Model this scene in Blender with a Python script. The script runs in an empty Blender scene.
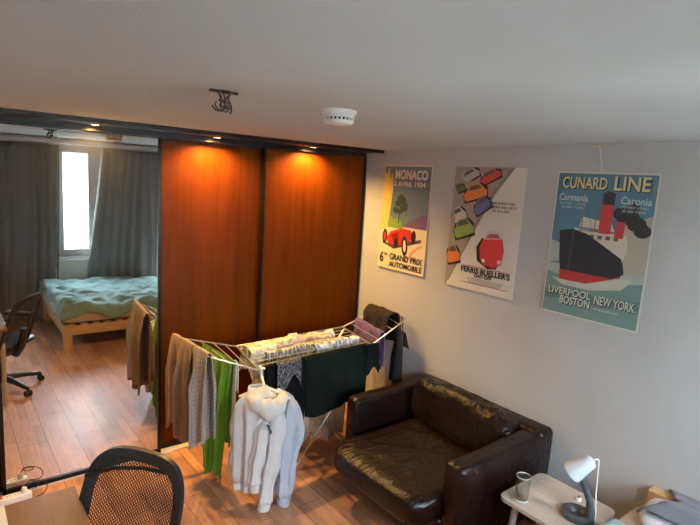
import bpy, bmesh, math, random
from mathutils import Vector, Matrix, noise
PI = math.pi
random.seed(7)
sc = bpy.context.scene
COL = sc.collection
V = Vector

# ------------------------------------------------------------------ materials
def nt(name):
    m = bpy.data.materials.new(name); m.use_nodes = True
    t = m.node_tree
    return m, t, t.nodes['Principled BSDF']

def nd(t, kind, **kw):
    n = t.nodes.new(kind)
    for k, v in kw.items():
        if hasattr(n, k): setattr(n, k, v)
        else: n.inputs[k].default_value = v
    return n

def coords(t, scale=(1, 1, 1), rot=(0, 0, 0), loc=(0, 0, 0)):
    tc = t.nodes.new('ShaderNodeTexCoord')
    mp = t.nodes.new('ShaderNodeMapping')
    mp.inputs['Scale'].default_value = scale
    mp.inputs['Rotation'].default_value = rot
    mp.inputs['Location'].default_value = loc
    t.links.new(tc.outputs['Object'], mp.inputs['Vector'])
    return mp.outputs['Vector']

def ramp(t, fac, stops):
    r = t.nodes.new('ShaderNodeValToRGB')
    e = r.color_ramp.elements
    while len(e) < len(stops): e.new(.5)
    for k, (p, c) in enumerate(stops):
        e[k].position = p
        e[k].color = (c, c, c, 1) if isinstance(c, (int, float)) else (c[0], c[1], c[2], 1)
    t.links.new(fac, r.inputs['Fac'])
    return r.outputs['Color']

def bump(t, p, h, strength, dist=.01):
    b = t.nodes.new('ShaderNodeBump')
    b.inputs['Strength'].default_value = strength
    b.inputs['Distance'].default_value = dist
    t.links.new(h, b.inputs['Height'])
    t.links.new(b.outputs['Normal'], p.inputs['Normal'])

def M(name, c, rough=.5, metal=0, var=.0, vs=8, bs=0, bscale=60, spec=None, stretch=(1, 1, 1), sheen=0, emit=None, bdist=.004):
    m, t, p = nt(name)
    p.inputs['Base Color'].default_value = (*c, 1)
    p.inputs['Roughness'].default_value = rough
    p.inputs['Metallic'].default_value = metal
    if spec is not None: p.inputs['Specular IOR Level'].default_value = spec
    if sheen: p.inputs['Sheen Weight'].default_value = sheen
    if var:
        n = nd(t, 'ShaderNodeTexNoise', Scale=vs, Detail=4)
        t.links.new(coords(t, stretch), n.inputs['Vector'])
        lo = tuple(x * (1 - var) for x in c); hi = tuple(min(1, x * (1 + var)) for x in c)
        t.links.new(ramp(t, n.outputs['Fac'], [(.3, lo), (.7, hi)]), p.inputs['Base Color'])
    if bs:
        n2 = nd(t, 'ShaderNodeTexNoise', Scale=bscale, Detail=3)
        t.links.new(coords(t, stretch), n2.inputs['Vector'])
        bump(t, p, n2.outputs['Fac'], bs, bdist)
    if emit:
        p.inputs['Emission Color'].default_value = (*emit[0], 1)
        p.inputs['Emission Strength'].default_value = emit[1]
    return m

def fabric(name, c, var=.12, weave=260, rough=.9, bs=.35, vs=14):
    return M(name, c, rough, 0, var, vs, bs, weave, spec=.15, sheen=.15)

def wood_mat(name, c1, c2, rough=.4, scale=(14, 14, .9), bs=.05, coat=0, spec=.5):
    m, t, p = nt(name)
    v = coords(t, scale)
    n = nd(t, 'ShaderNodeTexNoise', Scale=2.2, Detail=7, Roughness=.62, Distortion=.6)
    t.links.new(v, n.inputs['Vector'])
    t.links.new(ramp(t, n.outputs['Fac'], [(.3, c1), (.72, c2)]), p.inputs['Base Color'])
    p.inputs['Roughness'].default_value = rough
    p.inputs['Coat Weight'].default_value = coat; p.inputs['Specular IOR Level'].default_value = spec
    p.inputs['Coat Roughness'].default_value = .12
    if bs: bump(t, p, n.outputs['Fac'], bs)
    return m

def floor_mat():
    m, t, p = nt('laminate')
    v = coords(t, (1, 1, 1), (0, 0, PI / 2))
    b = nd(t, 'ShaderNodeTexBrick', offset=.37, squash=1.0)
    b.inputs['Scale'].default_value = 1
    b.inputs['Brick Width'].default_value = 1.28
    b.inputs['Row Height'].default_value = .193
    b.inputs['Mortar Size'].default_value = .0018
    b.inputs['Mortar Smooth'].default_value = .1
    b.inputs['Color1'].default_value = (.47, .22, .115, 1)
    b.inputs['Color2'].default_value = (.60, .30, .165, 1)
    b.inputs['Mortar'].default_value = (.09, .035, .016, 1)
    t.links.new(v, b.inputs['Vector'])
    # three narrower staves per plank
    b2 = nd(t, 'ShaderNodeTexBrick', offset=.43)
    b2.inputs['Scale'].default_value = 1
    b2.inputs['Brick Width'].default_value = .42
    b2.inputs['Row Height'].default_value = .0643
    b2.inputs['Mortar Size'].default_value = .0006
    b2.inputs['Color1'].default_value = (.70, .67, .62, 1)
    b2.inputs['Color2'].default_value = (1.3, 1.3, 1.3, 1)
    b2.inputs['Mortar'].default_value = (.7, .66, .6, 1)
    t.links.new(v, b2.inputs['Vector'])
    n = nd(t, 'ShaderNodeTexNoise', Scale=3, Detail=8, Roughness=.65, Distortion=1.2)
    t.links.new(coords(t, (9, .9, 9)), n.inputs['Vector'])
    g = ramp(t, n.outputs['Fac'], [(.3, .62), (.7, 1.2)])
    mx = nd(t, 'ShaderNodeMixRGB', blend_type='MULTIPLY'); mx.inputs[0].default_value = .8
    t.links.new(b.outputs['Color'], mx.inputs[1]); t.links.new(b2.outputs['Color'], mx.inputs[2])
    mx2 = nd(t, 'ShaderNodeMixRGB', blend_type='MULTIPLY'); mx2.inputs[0].default_value = .75
    t.links.new(mx.outputs[0], mx2.inputs[1]); t.links.new(g, mx2.inputs[2])
    t.links.new(mx2.outputs[0], p.inputs['Base Color'])
    n3 = nd(t, 'ShaderNodeTexNoise', Scale=16, Detail=4)
    t.links.new(coords(t), n3.inputs['Vector'])
    t.links.new(ramp(t, n3.outputs['Fac'], [(.3, .36), (.7, .50)]), p.inputs['Roughness'])
    bump(t, p, n.outputs['Fac'], .04)
    return m

def mirror_mat():
    m, t, p = nt('mirror_silver')
    p.inputs['Base Color'].default_value = (.64, .65, .64, 1)
    p.inputs['Metallic'].default_value = 1
    p.inputs['Roughness'].default_value = 0
    d = nd(t, 'ShaderNodeBsdfDiffuse'); d.inputs['Color'].default_value = (.75, .76, .78, 1)
    mix = t.nodes.new('ShaderNodeMixShader')
    n = nd(t, 'ShaderNodeTexNoise', Scale=5.5, Detail=7, Roughness=.75)
    t.links.new(coords(t, (1.6, 1, .6)), n.inputs['Vector'])
    t.links.new(ramp(t, n.outputs['Fac'], [(.58, .007), (.66, .025), (.78, .15)]), mix.inputs['Fac'])
    t.links.new(p.outputs[0], mix.inputs[1]); t.links.new(d.outputs[0], mix.inputs[2])
    t.links.new(mix.outputs[0], t.nodes['Material Output'].inputs['Surface'])
    return m

def glass_mat(name='window_glass', extra=0):
    m, t, p = nt(name)
    tr = t.nodes.new('ShaderNodeBsdfTransparent'); tr.inputs['Color'].default_value = (.97, .98, .97, 1)
    gl = t.nodes.new('ShaderNodeBsdfGlossy'); gl.inputs['Roughness'].default_value = .02
    mix = t.nodes.new('ShaderNodeMixShader')
    lw = nd(t, 'ShaderNodeLayerWeight', Blend=.5)
    t.links.new(ramp(t, lw.outputs['Facing'], [(.0, .035 + extra), (.5, .08 + extra), (.72, .25 + extra), (.9, .7), (1., .95)]), mix.inputs['Fac'])
    t.links.new(tr.outputs[0], mix.inputs[1]); t.links.new(gl.outputs[0], mix.inputs[2])
    t.links.new(mix.outputs[0], t.nodes['Material Output'].inputs['Surface'])
    return m

def mesh_weave_mat():
    m, t, p = nt('chair_weave')
    p.inputs['Base Color'].default_value = (.012, .011, .011, 1)
    p.inputs['Roughness'].default_value = .6
    tr = t.nodes.new('ShaderNodeBsdfTransparent')
    uv = t.nodes.new('ShaderNodeTexCoord')
    sx = t.nodes.new('ShaderNodeSeparateXYZ'); t.links.new(uv.outputs['UV'], sx.inputs[0])
    def math_(op, a, b=None):
        n = t.nodes.new('ShaderNodeMath'); n.operation = op
        for k, x in ((0, a), (1, b)):
            if x is None: continue
            if isinstance(x, (int, float)): n.inputs[k].default_value = x
            else: t.links.new(x, n.inputs[k])
        return n.outputs[0]
    w1 = math_('ABSOLUTE', math_('SINE', math_('MULTIPLY', sx.outputs[0], 190.)))
    ph = math_('MULTIPLY', sx.outputs[1], 140.)
    w2 = math_('ABSOLUTE', math_('SINE', math_('ADD', ph, math_('MULTIPLY', sx.outputs[0], 95.))))
    hole = math_('MULTIPLY', math_('GREATER_THAN', w1, .70), math_('GREATER_THAN', w2, .56))
    mix = t.nodes.new('ShaderNodeMixShader')
    t.links.new(hole, mix.inputs['Fac'])
    t.links.new(p.outputs[0], mix.inputs[1]); t.links.new(tr.outputs[0], mix.inputs[2])
    t.links.new(mix.outputs[0], t.nodes['Material Output'].inputs['Surface'])
    return m

def curtain_mat():
    m, t, p = nt('curtain_grey')
    p.inputs['Base Color'].default_value = (.30, .31, .295, 1); p.inputs['Roughness'].default_value = .9; p.inputs['Specular IOR Level'].default_value = .1
    tl = nd(t, 'ShaderNodeBsdfTranslucent'); tl.inputs['Color'].default_value = (.30, .31, .28, 1)
    mix = t.nodes.new('ShaderNodeMixShader'); mix.inputs['Fac'].default_value = .22
    n = nd(t, 'ShaderNodeTexNoise', Scale=300); t.links.new(coords(t), n.inputs['Vector']); bump(t, p, n.outputs['Fac'], .3, .004)
    t.links.new(p.outputs[0], mix.inputs[1]); t.links.new(tl.outputs[0], mix.inputs[2])
    t.links.new(mix.outputs[0], t.nodes['Material Output'].inputs['Surface'])
    return m

def leather_mat():
    m, t, p = nt('brown_leather')
    n = nd(t, 'ShaderNodeTexNoise', Scale=5, Detail=5, Roughness=.6)
    t.links.new(coords(t), n.inputs['Vector'])
    t.links.new(ramp(t, n.outputs['Fac'], [(.3, (.005, .0019, .0014)), (.75, (.013, .0046, .0033))]), p.inputs['Base Color'])
    p.inputs['Roughness'].default_value = .30
    p.inputs['Specular IOR Level'].default_value = .36
    w = nd(t, 'ShaderNodeTexNoise', Scale=7, Detail=3, Distortion=2.4)
    t.links.new(coords(t, (1, 2.4, 1)), w.inputs['Vector'])
    f = nd(t, 'ShaderNodeTexVoronoi', Scale=170)
    t.links.new(coords(t), f.inputs['Vector'])
    add = nd(t, 'ShaderNodeMath', operation='MULTIPLY_ADD')
    t.links.new(f.outputs['Distance'], add.inputs[0]); add.inputs[1].default_value = .05
    t.links.new(w.outputs['Fac'], add.inputs[2])
    bump(t, p, add.outputs[0], .4, .02)
    return m

def stripes(name, c1, c2, scale, axis='X', rough=.9, dist=0., kind='BANDS', mid=.5, soft=.06):
    m, t, p = nt(name)
    w = nd(t, 'ShaderNodeTexWave', wave_type=kind, Scale=scale, Distortion=dist)
    w.bands_direction = axis
    t.links.new(coords(t), w.inputs['Vector'])
    t.links.new(ramp(t, w.outputs['Fac'], [(mid - soft, c1), (mid + soft, c2)]), p.inputs['Base Color'])
    p.inputs['Roughness'].default_value = rough
    p.inputs['Specular IOR Level'].default_value = .15
    return m

def uv_pattern(name, c1, c2, fu, fv, kind):
    """pattern printed on a cloth, following its uv"""
    m, t, p = nt(name)
    tc = t.nodes.new('ShaderNodeTexCoord'); mp = t.nodes.new('ShaderNodeMapping')
    mp.inputs['Scale'].default_value = (fu, fv, 1)
    t.links.new(tc.outputs['UV'], mp.inputs['Vector'])
    if kind == 'zig':
        w = nd(t, 'ShaderNodeTexVoronoi', feature='DISTANCE_TO_EDGE', Scale=1.0)
        w.inputs['Randomness'].default_value = .25
        t.links.new(mp.outputs[0], w.inputs['Vector'])
        col = ramp(t, w.outputs['Distance'], [(.05, c1), (.12, c2)])
    elif kind == 'plaid':
        a = nd(t, 'ShaderNodeTexWave', Scale=1.0); a.bands_direction = 'X'
        b = nd(t, 'ShaderNodeTexWave', Scale=1.0); b.bands_direction = 'Y'
        t.links.new(mp.outputs[0], a.inputs['Vector']); t.links.new(mp.outputs[0], b.inputs['Vector'])
        mx = nd(t, 'ShaderNodeMath', operation='MULTIPLY')
        t.links.new(a.outputs['Fac'], mx.inputs[0]); t.links.new(b.outputs['Fac'], mx.inputs[1])
        col = ramp(t, mx.outputs[0], [(.1, c1), (.6, c2)])
    else:
        w = nd(t, 'ShaderNodeTexNoise', Scale=1.0, Detail=3, Distortion=.8)
        t.links.new(mp.outputs[0], w.inputs['Vector'])
        col = ramp(t, w.outputs['Fac'], [(.46, c1), (.56, c2)])
    t.links.new(col, p.inputs['Base Color'])
    p.inputs['Roughness'].default_value = .9
    p.inputs['Specular IOR Level'].default_value = .15
    return m

MT = dict(
    floor=floor_mat(),
    wall=M('grey_paint', (.47, .465, .455), .85, var=.04, vs=3, bs=.12, bscale=120),
    ceil=M('ceiling_paint', (.50, .495, .475), .9, var=.03, vs=2, bs=.25, bscale=170),
    white=M('white_paint', (.78, .78, .76), .5),
    whiteg=M('white_gloss_paint', (.8, .8, .79), .3),
    door=wood_mat('cherry_veneer', (.074, .0135, .0004), (.118, .0235, .0008), .42, (9, 9, .5), .0, .0, .05),
    dark=M('dark_brown_trim', (.012, .0075, .0055), .34, var=.2, vs=10, spec=.22),
    black=M('black_frame', (.007, .006, .006), .35, spec=.2),
    track=M('pale_track', (.72, .66, .55), .45),
    mirror=mirror_mat(), glass=glass_mat(),
    brass=M('brass_ring', (.75, .6, .35), .25, 1),
    bulb=M('bulb', (1, .9, .7), .4, emit=((1, .72, .36), 25)),
    leather=leather_mat(),
    foot=M('dark_foot', (.02, .015, .012), .4),
    ash=wood_mat('pale_ash', (.38, .32, .26), (.50, .43, .36), .5, (14, 2.2, 14)),
    pine=wood_mat('pine', (.50, .30, .13), (.68, .44, .21), .5, (2, 12, 12)),
    pinev=wood_mat('pine_post', (.50, .30, .13), (.68, .44, .21), .5, (12, 12, 2)),
    oak=wood_mat('desk_veneer', (.17, .083, .036), (.235, .122, .056), .45, (16, 1.6, 16)),
    steel=M('rack_steel', (.55, .54, .52), .33, .85),
    wire=M('rack_wire', (.62, .62, .60), .4, .6),
    rubber=M('black_rubber', (.015, .015, .016), .6),
    plastic=M('black_plastic', (.014, .014, .015), .38),
    wplastic=M('white_plastic', (.80, .80, .78), .35),
    weave=mesh_weave_mat(),
    lampw=M('lamp_white', (.52, .55, .565), .4),
    lampg=M('lamp_grey', (.055, .062, .07), .45),
    red=M('red_plastic', (.5, .02, .02), .4),
    curtain=curtain_mat(),
    duvet=fabric('teal_cotton', (.23, .36, .33), .08, 300),
    mattress=fabric('mattress_ticking', (.50, .41, .33), .08, 300),
    blanket=fabric('grey_blanket', (.12, .125, .14), .2, 200, vs=5),
    pillow=fabric('pillow_cotton', (.66, .61, .65), .06, 300),
    brown=fabric('brown_terry', (.25, .16, .088), .16, 190, bs=.7),
    zig=uv_pattern('grey_lattice_terry', (.25, .21, .18), (.35, .31, .28), 15, 42, 'zig'),
    green=fabric('green_terry', (.115, .27, .018), .16, 190, bs=.7),
    cream=uv_pattern('cream_print', (.62, .50, .34), (.80, .74, .64), 9, 6, 'print'),
    creamp=fabric('cream_cotton', (.78, .72, .62), .06),
    lace=uv_pattern('lace_print', (.20, .17, .15), (.76, .72, .66), 60, 5, 'print'),
    bluegrey=uv_pattern('blue_print', (.25, .30, .40), (.72, .74, .76), 16, 8, 'print'),
    blackc=M('black_jersey', (.0065, .0068, .008), .95, 0, .2, 14, .35, 260, spec=.06),
    patch=uv_pattern('dark_print', (.03, .03, .035), (.16, .16, .17), 14, 14, 'print'),
    dgreen=M('dark_green_jersey', (.0075, .0115, .0095), .95, 0, .15, 14, .35, 260, spec=.06),
    peach=fabric('peach_cotton', (.62, .43, .30), .08),
    purple=uv_pattern('purple_towel', (.13, .085, .21), (.23, .16, .36), 26, 40, 'plaid'),
    plaid=uv_pattern('brown_plaid', (.016, .012, .010), (.075, .056, .045), 9, 17, 'plaid'),
    navy=fabric('navy_fleece', (.022, .024, .034), .2),
    hoodw=fabric('white_fleece', (.58, .59, .59), .05, 300),
    hoodg=fabric('pale_blue_fleece', (.40, .44, .51), .06, 300),
    sock=fabric('white_sock', (.75, .75, .75), .05),
    paper=M('poster_paper', (.78, .76, .70), .5),
    wpaper=M('paper', (.8, .8, .79), .7),
    smoke=M('detector_plastic', (.75, .73, .68), .5),
    slot=M('vent_slots', (.03, .03, .03), .8),
    render=M('facade_render', (.80, .79, .76), .9, var=.05, vs=1),
    conc=M('balcony_concrete', (.62, .62, .61), .9, var=.1),
    fence=M('white_slats', (.82, .82, .80), .7),
    rail=M('black_railing', (.02, .02, .02), .5),
    leaf=M('leaf', (.12, .30, .05), .7, var=.3, vs=30),
    tape=M('beige_tape', (.52, .46, .36), .7, var=.15, vs=40),
    rad=M('radiator_enamel', (.72, .72, .69), .4),
)
def flat(name, c, rough=.6):
    if name not in MT: MT[name] = M(name, c, rough)
    return MT[name]

# ------------------------------------------------------------------ mesh helpers
class MB:
    def __init__(s): s.bm = bmesh.new(); s.uv = s.bm.loops.layers.uv.new('UVMap')
    def box(s, c, d, bev=0, rot=None, seg=3):
        r = bmesh.ops.create_cube(s.bm, size=1)
        vs = r['verts']
        bmesh.ops.scale(s.bm, vec=d, verts=vs)
        if bev:
            es = list({e for v in vs for e in v.link_edges})
            g = bmesh.ops.bevel(s.bm, geom=es, offset=bev, segments=seg, profile=.5, affect='EDGES')
            vs = list({v for f in g['faces'] for v in f.verts} | {v for v in vs if v.is_valid})
        if rot is not None:
            R_ = rot if isinstance(rot, Matrix) else Matrix.Rotation(rot, 3, 'Z')
            bmesh.ops.rotate(s.bm, cent=(0, 0, 0), matrix=R_, verts=vs)
        bmesh.ops.translate(s.bm, vec=c, verts=vs)
        return s
    def span(s, a, b, bev=0):
        a = V(a); b = V(b)
        return s.box((a + b) / 2, [abs(x) for x in (b - a)], bev)
    def grid(s, P, closed_u=False, closed_v=False):
        """P[i][j] of points"""
        n = len(P); m = len(P[0])
        vv = [[s.bm.verts.new(p) for p in row] for row in P]
        for i in range(n if closed_u else n - 1):
            for j in range(m if closed_v else m - 1):
                q = (vv[i][j], vv[(i + 1) % n][j], vv[(i + 1) % n][(j + 1) % m], vv[i][(j + 1) % m])
                if len(set(q)) < 4: continue
                f = s.bm.faces.new(q)
                for l, (a, b) in zip(f.loops, ((i, j), (i + 1, j), (i + 1, j + 1), (i, j + 1))):
                    l[s.uv].uv = (a / max(1, n - 1), b / max(1, m - 1))
        return vv
    def poly(s, pts):
        return s.bm.faces.new([s.bm.verts.new(p) for p in pts])
    def tube(s, pts, r, n=8, cap=True, closed=False):
        pts = [V(p) for p in pts]
        k = len(pts)
        rr = r if isinstance(r, (list, tuple)) else [r] * k
        T = []
        for i in range(k):
            a = pts[(i - 1) % k] if (closed or i > 0) else pts[i]
            b = pts[(i + 1) % k] if (closed or i < k - 1) else pts[i]
            T.append((b - a).normalized())
        up = V((0, 0, 1)) if abs(T[0].z) < .9 else V((1, 0, 0))
        N = (up - T[0] * up.dot(T[0])).normalized()
        rings = []
        for i in range(k):
            N = (N - T[i] * N.dot(T[i]))
            N = N.normalized() if N.length > 1e-6 else T[i].orthogonal().normalized()
            B = T[i].cross(N)
            rings.append([pts[i] + (N * math.cos(2 * PI * j / n) + B * math.sin(2 * PI * j / n)) * rr[i] for j in range(n)])
        vv = s.grid(rings, closed_u=closed, closed_v=True)
        if cap and not closed:
            s.bm.faces.new(vv[0]); s.bm.faces.new(vv[-1])
        return s
    def bar(s, a, b, r, n=10): return s.tube([a, b], r, n)
    def lathe(s, prof, c=(0, 0, 0), n=28, axis=None):
        """prof: (r, h) list; axis: Matrix taking local z to the wanted direction"""
        c = V(c)
        P = []
        for (r, h) in prof:
            row = []
            for j in range(n):
                p = V((r * math.cos(2 * PI * j / n), r * math.sin(2 * PI * j / n), h))
                row.append((axis @ p if axis else p) + c)
            P.append(row)
        vv = s.grid(P, closed_v=True)
        if prof[0] == prof[-1]: return s          # closed ring
        if prof[0][0] > 1e-5: s.bm.faces.new(vv[0])
        if prof[-1][0] > 1e-5: s.bm.faces.new(vv[-1])
        return s
    def prism(s, pts, thick):
        """pts: outline (3d, planar), extruded by vector thick"""
        t = V(thick); a = [V(p) for p in pts]
        A = [s.bm.verts.new(p) for p in a]; B = [s.bm.verts.new(p + t) for p in a]
        s.bm.faces.new(A); s.bm.faces.new(B[::-1])
        n = len(A)
        for i in range(n): s.bm.faces.new((A[i], A[(i + 1) % n], B[(i + 1) % n], B[i]))
        return s
    def cushion(s, c, d, e=.35, ez=None, nu=28, nv=44, wob=0, ws=4, seed=0, rot=None):
        """superellipsoid pillow, centre c, half sizes d"""
        ez = ez or e; c = V(c)
        sg = lambda x, p: math.copysign(abs(x) ** p, x)
        P = []
        for i in range(nu + 1):
            ph = -PI / 2 + PI * i / nu
            row = []
            for j in range(nv):
                th = 2 * PI * j / nv
                p = V((d[0] * sg(math.cos(ph), ez) * sg(math.cos(th), e), d[1] * sg(math.cos(ph), ez) * sg(math.sin(th), e), d[2] * sg(math.sin(ph), ez)))
                if wob:
                    q = (p + c) * ws + V((seed, seed * 1.7, 0))
                    w = noise.fractal(q, 1.0, 2.0, 3)
                    p += V((0, 0, wob * w)) + V((p.x, p.y, 0)).normalized() * wob * .5 * noise.noise(q * 1.3 + V((5, 1, 2)))
                if rot is not None: p = rot @ p
                row.append(p + c)
            P.append(row)
        s.grid(P, closed_v=True)
        return s
    def build(s, name, mat, parent=None, smooth=True, solid=0, subsurf=0, origin=None):
        bmesh.ops.remove_doubles(s.bm, verts=s.bm.verts, dist=1e-6)
        bmesh.ops.recalc_face_normals(s.bm, faces=s.bm.faces)
        me = bpy.data.meshes.new(name); s.bm.to_mesh(me); s.bm.free()
        for p in me.polygons: p.use_smooth = smooth
        o = bpy.data.objects.new(name, me); COL.objects.link(o)
        me.materials.append(mat)
        if smooth:
            try: me.set_sharp_from_angle(angle=math.radians(38))
            except Exception: pass
        if solid:
            md = o.modifiers.new('solid', 'SOLIDIFY'); md.thickness = solid; md.offset = 0
        if subsurf:
            md = o.modifiers.new('sub', 'SUBSURF'); md.levels = subsurf; md.render_levels = subsurf
        if parent:
            o.parent = parent
            o.matrix_parent_inverse = Matrix.Translation(-parent.location)
        return o

def tag(o, label=None, cat=None, group=None, kind=None):
    if label: o['label'] = label
    if cat: o['category'] = cat
    if group: o['group'] = group
    if kind: o['kind'] = kind
    return o

def thing(name, loc, label, cat, group=None):
    o = bpy.data.objects.new(name, None); COL.objects.link(o)
    o.location = loc; o.empty_display_size = .1
    return tag(o, label, cat, group)

def struct(mb, name, mat, smooth=False, **kw):
    return tag(mb.build(name, mat, smooth=smooth, **kw), kind='structure')

def crom(P_, n):
    out = []
    for k in range(n + 1):
        t = k / n * (len(P_) - 1); i = min(int(t), len(P_) - 2); q = t - i
        p0 = P_[max(0, i - 1)]; p1 = P_[i]; p2 = P_[i + 1]; p3 = P_[min(len(P_) - 1, i + 2)]
        out.append(.5 * (2 * p1 + (p2 - p0) * q + (2 * p0 - 5 * p1 + 4 * p2 - p3) * q * q + (3 * p1 - p0 - 3 * p2 + p3) * q ** 3))
    return out
crom_ = crom

def axis_to(d):
    return V(d).normalized().to_track_quat('Z', 'Y').to_matrix()

# ------------------------------------------------------------------ room
XL, XR, YW, YB = -.45, 3.051, -.60, 3.655
def cz(y): return 2.372 + (3.43 - y) * .013
def wall_with_holes(y0, y1, x0, x1, z1, holes):
    mb = MB(); x = x0
    for (a, b, c, d) in holes:
        mb.span((x, y0, 0), (a, y1, z1)); mb.span((a, y0, 0), (b, y1, c)); mb.span((a, y0, d), (b, y1, z1)); x = b
    mb.span((x, y0, 0), (x1, y1, z1))
    return mb
struct(MB().span((XL - .1, YW - .12, -.1), (XR + .12, 4.4, 0)), 'floor', MT['floor'])
c = MB(); c.prism([(XL - .1, YW - .12, cz(YW - .12)), (XR + .12, YW - .12, cz(YW - .12)), (XR + .12, 4.4, cz(4.4)), (XL - .1, 4.4, cz(4.4))], (0, 0, .12))
struct(c, 'ceiling', MT['ceil'])
struct(MB().span((XR, YW - .12, 0), (XR + .12, 4.4, 2.44)), 'wall_right', MT['wall'])
struct(MB().span((XL - .1, YW - .12, 0), (XL, 4.4, 2.44)), 'wall_left', MT['wall'])
struct(MB().span((XL, 4.28, 0), (XR, 4.4, 2.44)), 'wall_back', MT['wall'])
W1 = (1.26, 1.735, .84, 2.30); W2_added = (-.38, -.02, .80, 1.90); W3_added = (2.58, 3.0, .45, 1.92)  # first shows in the mirror; other two are unseen, added for extra daylight
struct(wall_with_holes(YW - .12, YW, XL, XR, 2.44, [W2_added, W1, W3_added]), 'wall_window', MT['white'])
for k, (a, b, z0, z1) in enumerate((W1, W2_added, W3_added), 1):
    w = bpy.data.objects.new('window_%d' % k, None); COL.objects.link(w); w.location = ((a + b) / 2, YW - .05, z0)
    tag(w, kind='structure')
    f = MB(); y0, y1 = YW - .09, YW - .02
    f.span((a, y0, z0), (a + .05, y1, z1)); f.span((b - .05, y0, z0), (b, y1, z1)); f.span((a, y0, z0), (b, y1, z0 + .05)); f.span((a, y0, z1 - .03), (b, y1, z1))
    f.build('window_frame', MT['whiteg'], w, False)
    g = MB(); y0, y1 = YW - .075, YW + .0
    a2, b2, c2, d2 = a + .05, b - .05, z0 + .05, z1 - .03
    g.span((a2, y0, c2), (a2 + .035, y1, d2), .006); g.span((b2 - .035, y0, c2), (b2, y1, d2), .006); g.span((a2, y0, c2), (b2, y1, c2 + .05), .006); g.span((a2, y0, d2 - .03), (b2, y1, d2), .006)
    g.build('window_sash', MT['whiteg'], w, True)
    MB().span((a2 + .03, YW - .045, c2 + .04), (b2 - .03, YW - .038, d2 - .02)).build('pane', MT['glass'], w, False)
    MB().span((a - .03, YW - .02, z0 - .03), (b + .03, YW + .05, z0), .006).build('window_sill', MT['whiteg'], w, True)
# outside: balcony slab, slatted fence, railing, neighbours' house
struct(MB().span((-3, -2.4, -.15), (6, YW - .12, -.02)), 'balcony_floor', MT['conc'])
fn = thing('balcony_fence', (1.5, -2.25, -.02), 'white slatted balcony fence outside the window', 'fence')
m = MB()
for k in range(36): m.span((-.9 + k * .14, -2.27, 0), (-.9 + k * .14 + .11, -2.25, 1.42))
m.build('slats', MT['fence'], fn, False)
MB().span((-1, -2.24, 1.38), (4.2, -2.2, 1.44)).build('top_rail', MT['fence'], fn, False)
rl = thing('balcony_railing', (2.1, -2.7, -.02), 'black metal railing seen through the window above the white fence', 'railing')
m = MB()
for x in (1.945, 2.04, 2.135, 2.23, 2.325, 2.42): m.bar((x, -2.7, 0), (x, -2.7, 1.56), .022, 6)
m.build('bars', MT['rail'], rl)
MB().bar((1.93, -2.7, 1.57), (2.44, -2.7, 1.57), .026, 6).build('handrail', MT['rail'], rl)
hs = thing('neighbour_house', (2, -7.5, -.02), 'pale rendered house across from the window', 'building')
MB().span((-5, -8.5, -2), (9, -7.5, 3.1)).build('facade', MT['render'], hs, False)
for x in (.35, 2.50, 5.4):
    wf = MB().span((x - .06, -7.52, 1.62), (x + .36, -7.46, 3.0)).build('window', MT['whiteg'], hs, False)
    MB().span((x, -7.47, 1.68), (x + .30, -7.44, 2.94)).build('pane', flat('dark_pane', (.006, .007, .008), .5), wf, False)
pl = thing('balcony_plant', (1.75, -2.05, -.02), 'green leafy plant at the balcony fence outside the window', 'plant')
MB().lathe([(.09, 0), (.12, .24), (.11, .24)], (1.75, -2.05, -.02)).build('pot', MT['conc'], pl)
MB().bar((1.75, -2.05, .2), (1.75, -2.05, 1.2), .012, 6).build('stem', MT['leaf'], pl)
m = MB()
for k in range(60):
    a = random.uniform(0, 6.28); r = random.uniform(.02, .15); z = random.uniform(.9, 1.5)
    p = V((1.75 + r * math.cos(a), -2.05 + r * math.sin(a), z)); d = V((math.cos(a), math.sin(a), random.uniform(-.5, .6))) * .05; q = V((-math.sin(a), math.cos(a), 0)) * .02
    m.poly([p - d, p + q, p + d, p - q])
m.build('foliage', MT['leaf'], pl)

# ------------------------------------------------------------------ wardrobe with sliding doors
wd = thing('sliding_wardrobe', (1.3, 3.66, 0), 'built-in wardrobe with mirror door and two cherry wood sliding doors', 'wardrobe')
MB().span((XL + .01, 3.75, .0), (3.03, 4.27, 2.31)).build('carcass', MT['dark'], wd, False)
MB().span((XL + .005, 3.43, 2.345), (XR - .004, 3.77, 2.3715)).build('header_board', MT['dark'], wd, False)
MB().span((XL + .005, 3.615, 2.308), (3.005, 3.77, 2.346)).build('top_track', MT['dark'], wd, False)
MB().span((XL + .005, 3.64, 0.0), (XR - .004, 3.76, .012)).build('floor_track', MT['track'], wd, False)
def sliding_door(name, x0, x1, y, fw, mat, panel, label):
    z0, z1 = .014, 2.309
    d = MB().span((x0 + fw, y, z0 + .02), (x1 - fw, y + .018, z1 - .004)).build(name, mat, wd, False)
    d['label'] = label
    f = MB()
    f.span((x0, y - .012, z0), (x0 + fw, y + .026, z1)); f.span((x1 - fw, y - .012, z0), (x1, y + .026, z1))
    f.span((x0, y - .012, z0), (x1, y + .026, z0 + .028)); f.span((x0, y - .012, z1 - .008), (x1, y + .026, z1))
    fo = f.build('door_frame', MT['black'], d, False)
    fo.matrix_parent_inverse = Matrix.Translation(-wd.location) if False else Matrix()
    return d
sliding_door('wood_door', XL + .012, .262, YB + .055, .02, MT['door'], 'panel', 'cherry wood sliding door left of the mirror door')
sliding_door('mirror_door', .24, 1.222, YB, .019, MT['mirror'], 'mirror', 'full height mirror door')
sliding_door('wood_door', 1.195, 2.045, YB + .055, .022, MT['door'], 'panel', 'cherry wood sliding door next to the mirror')
sliding_door('wood_door', 2.005, 3.036, YB + .002, .02, MT['door'], 'panel', 'cherry wood sliding door beside the grey wall')
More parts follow.
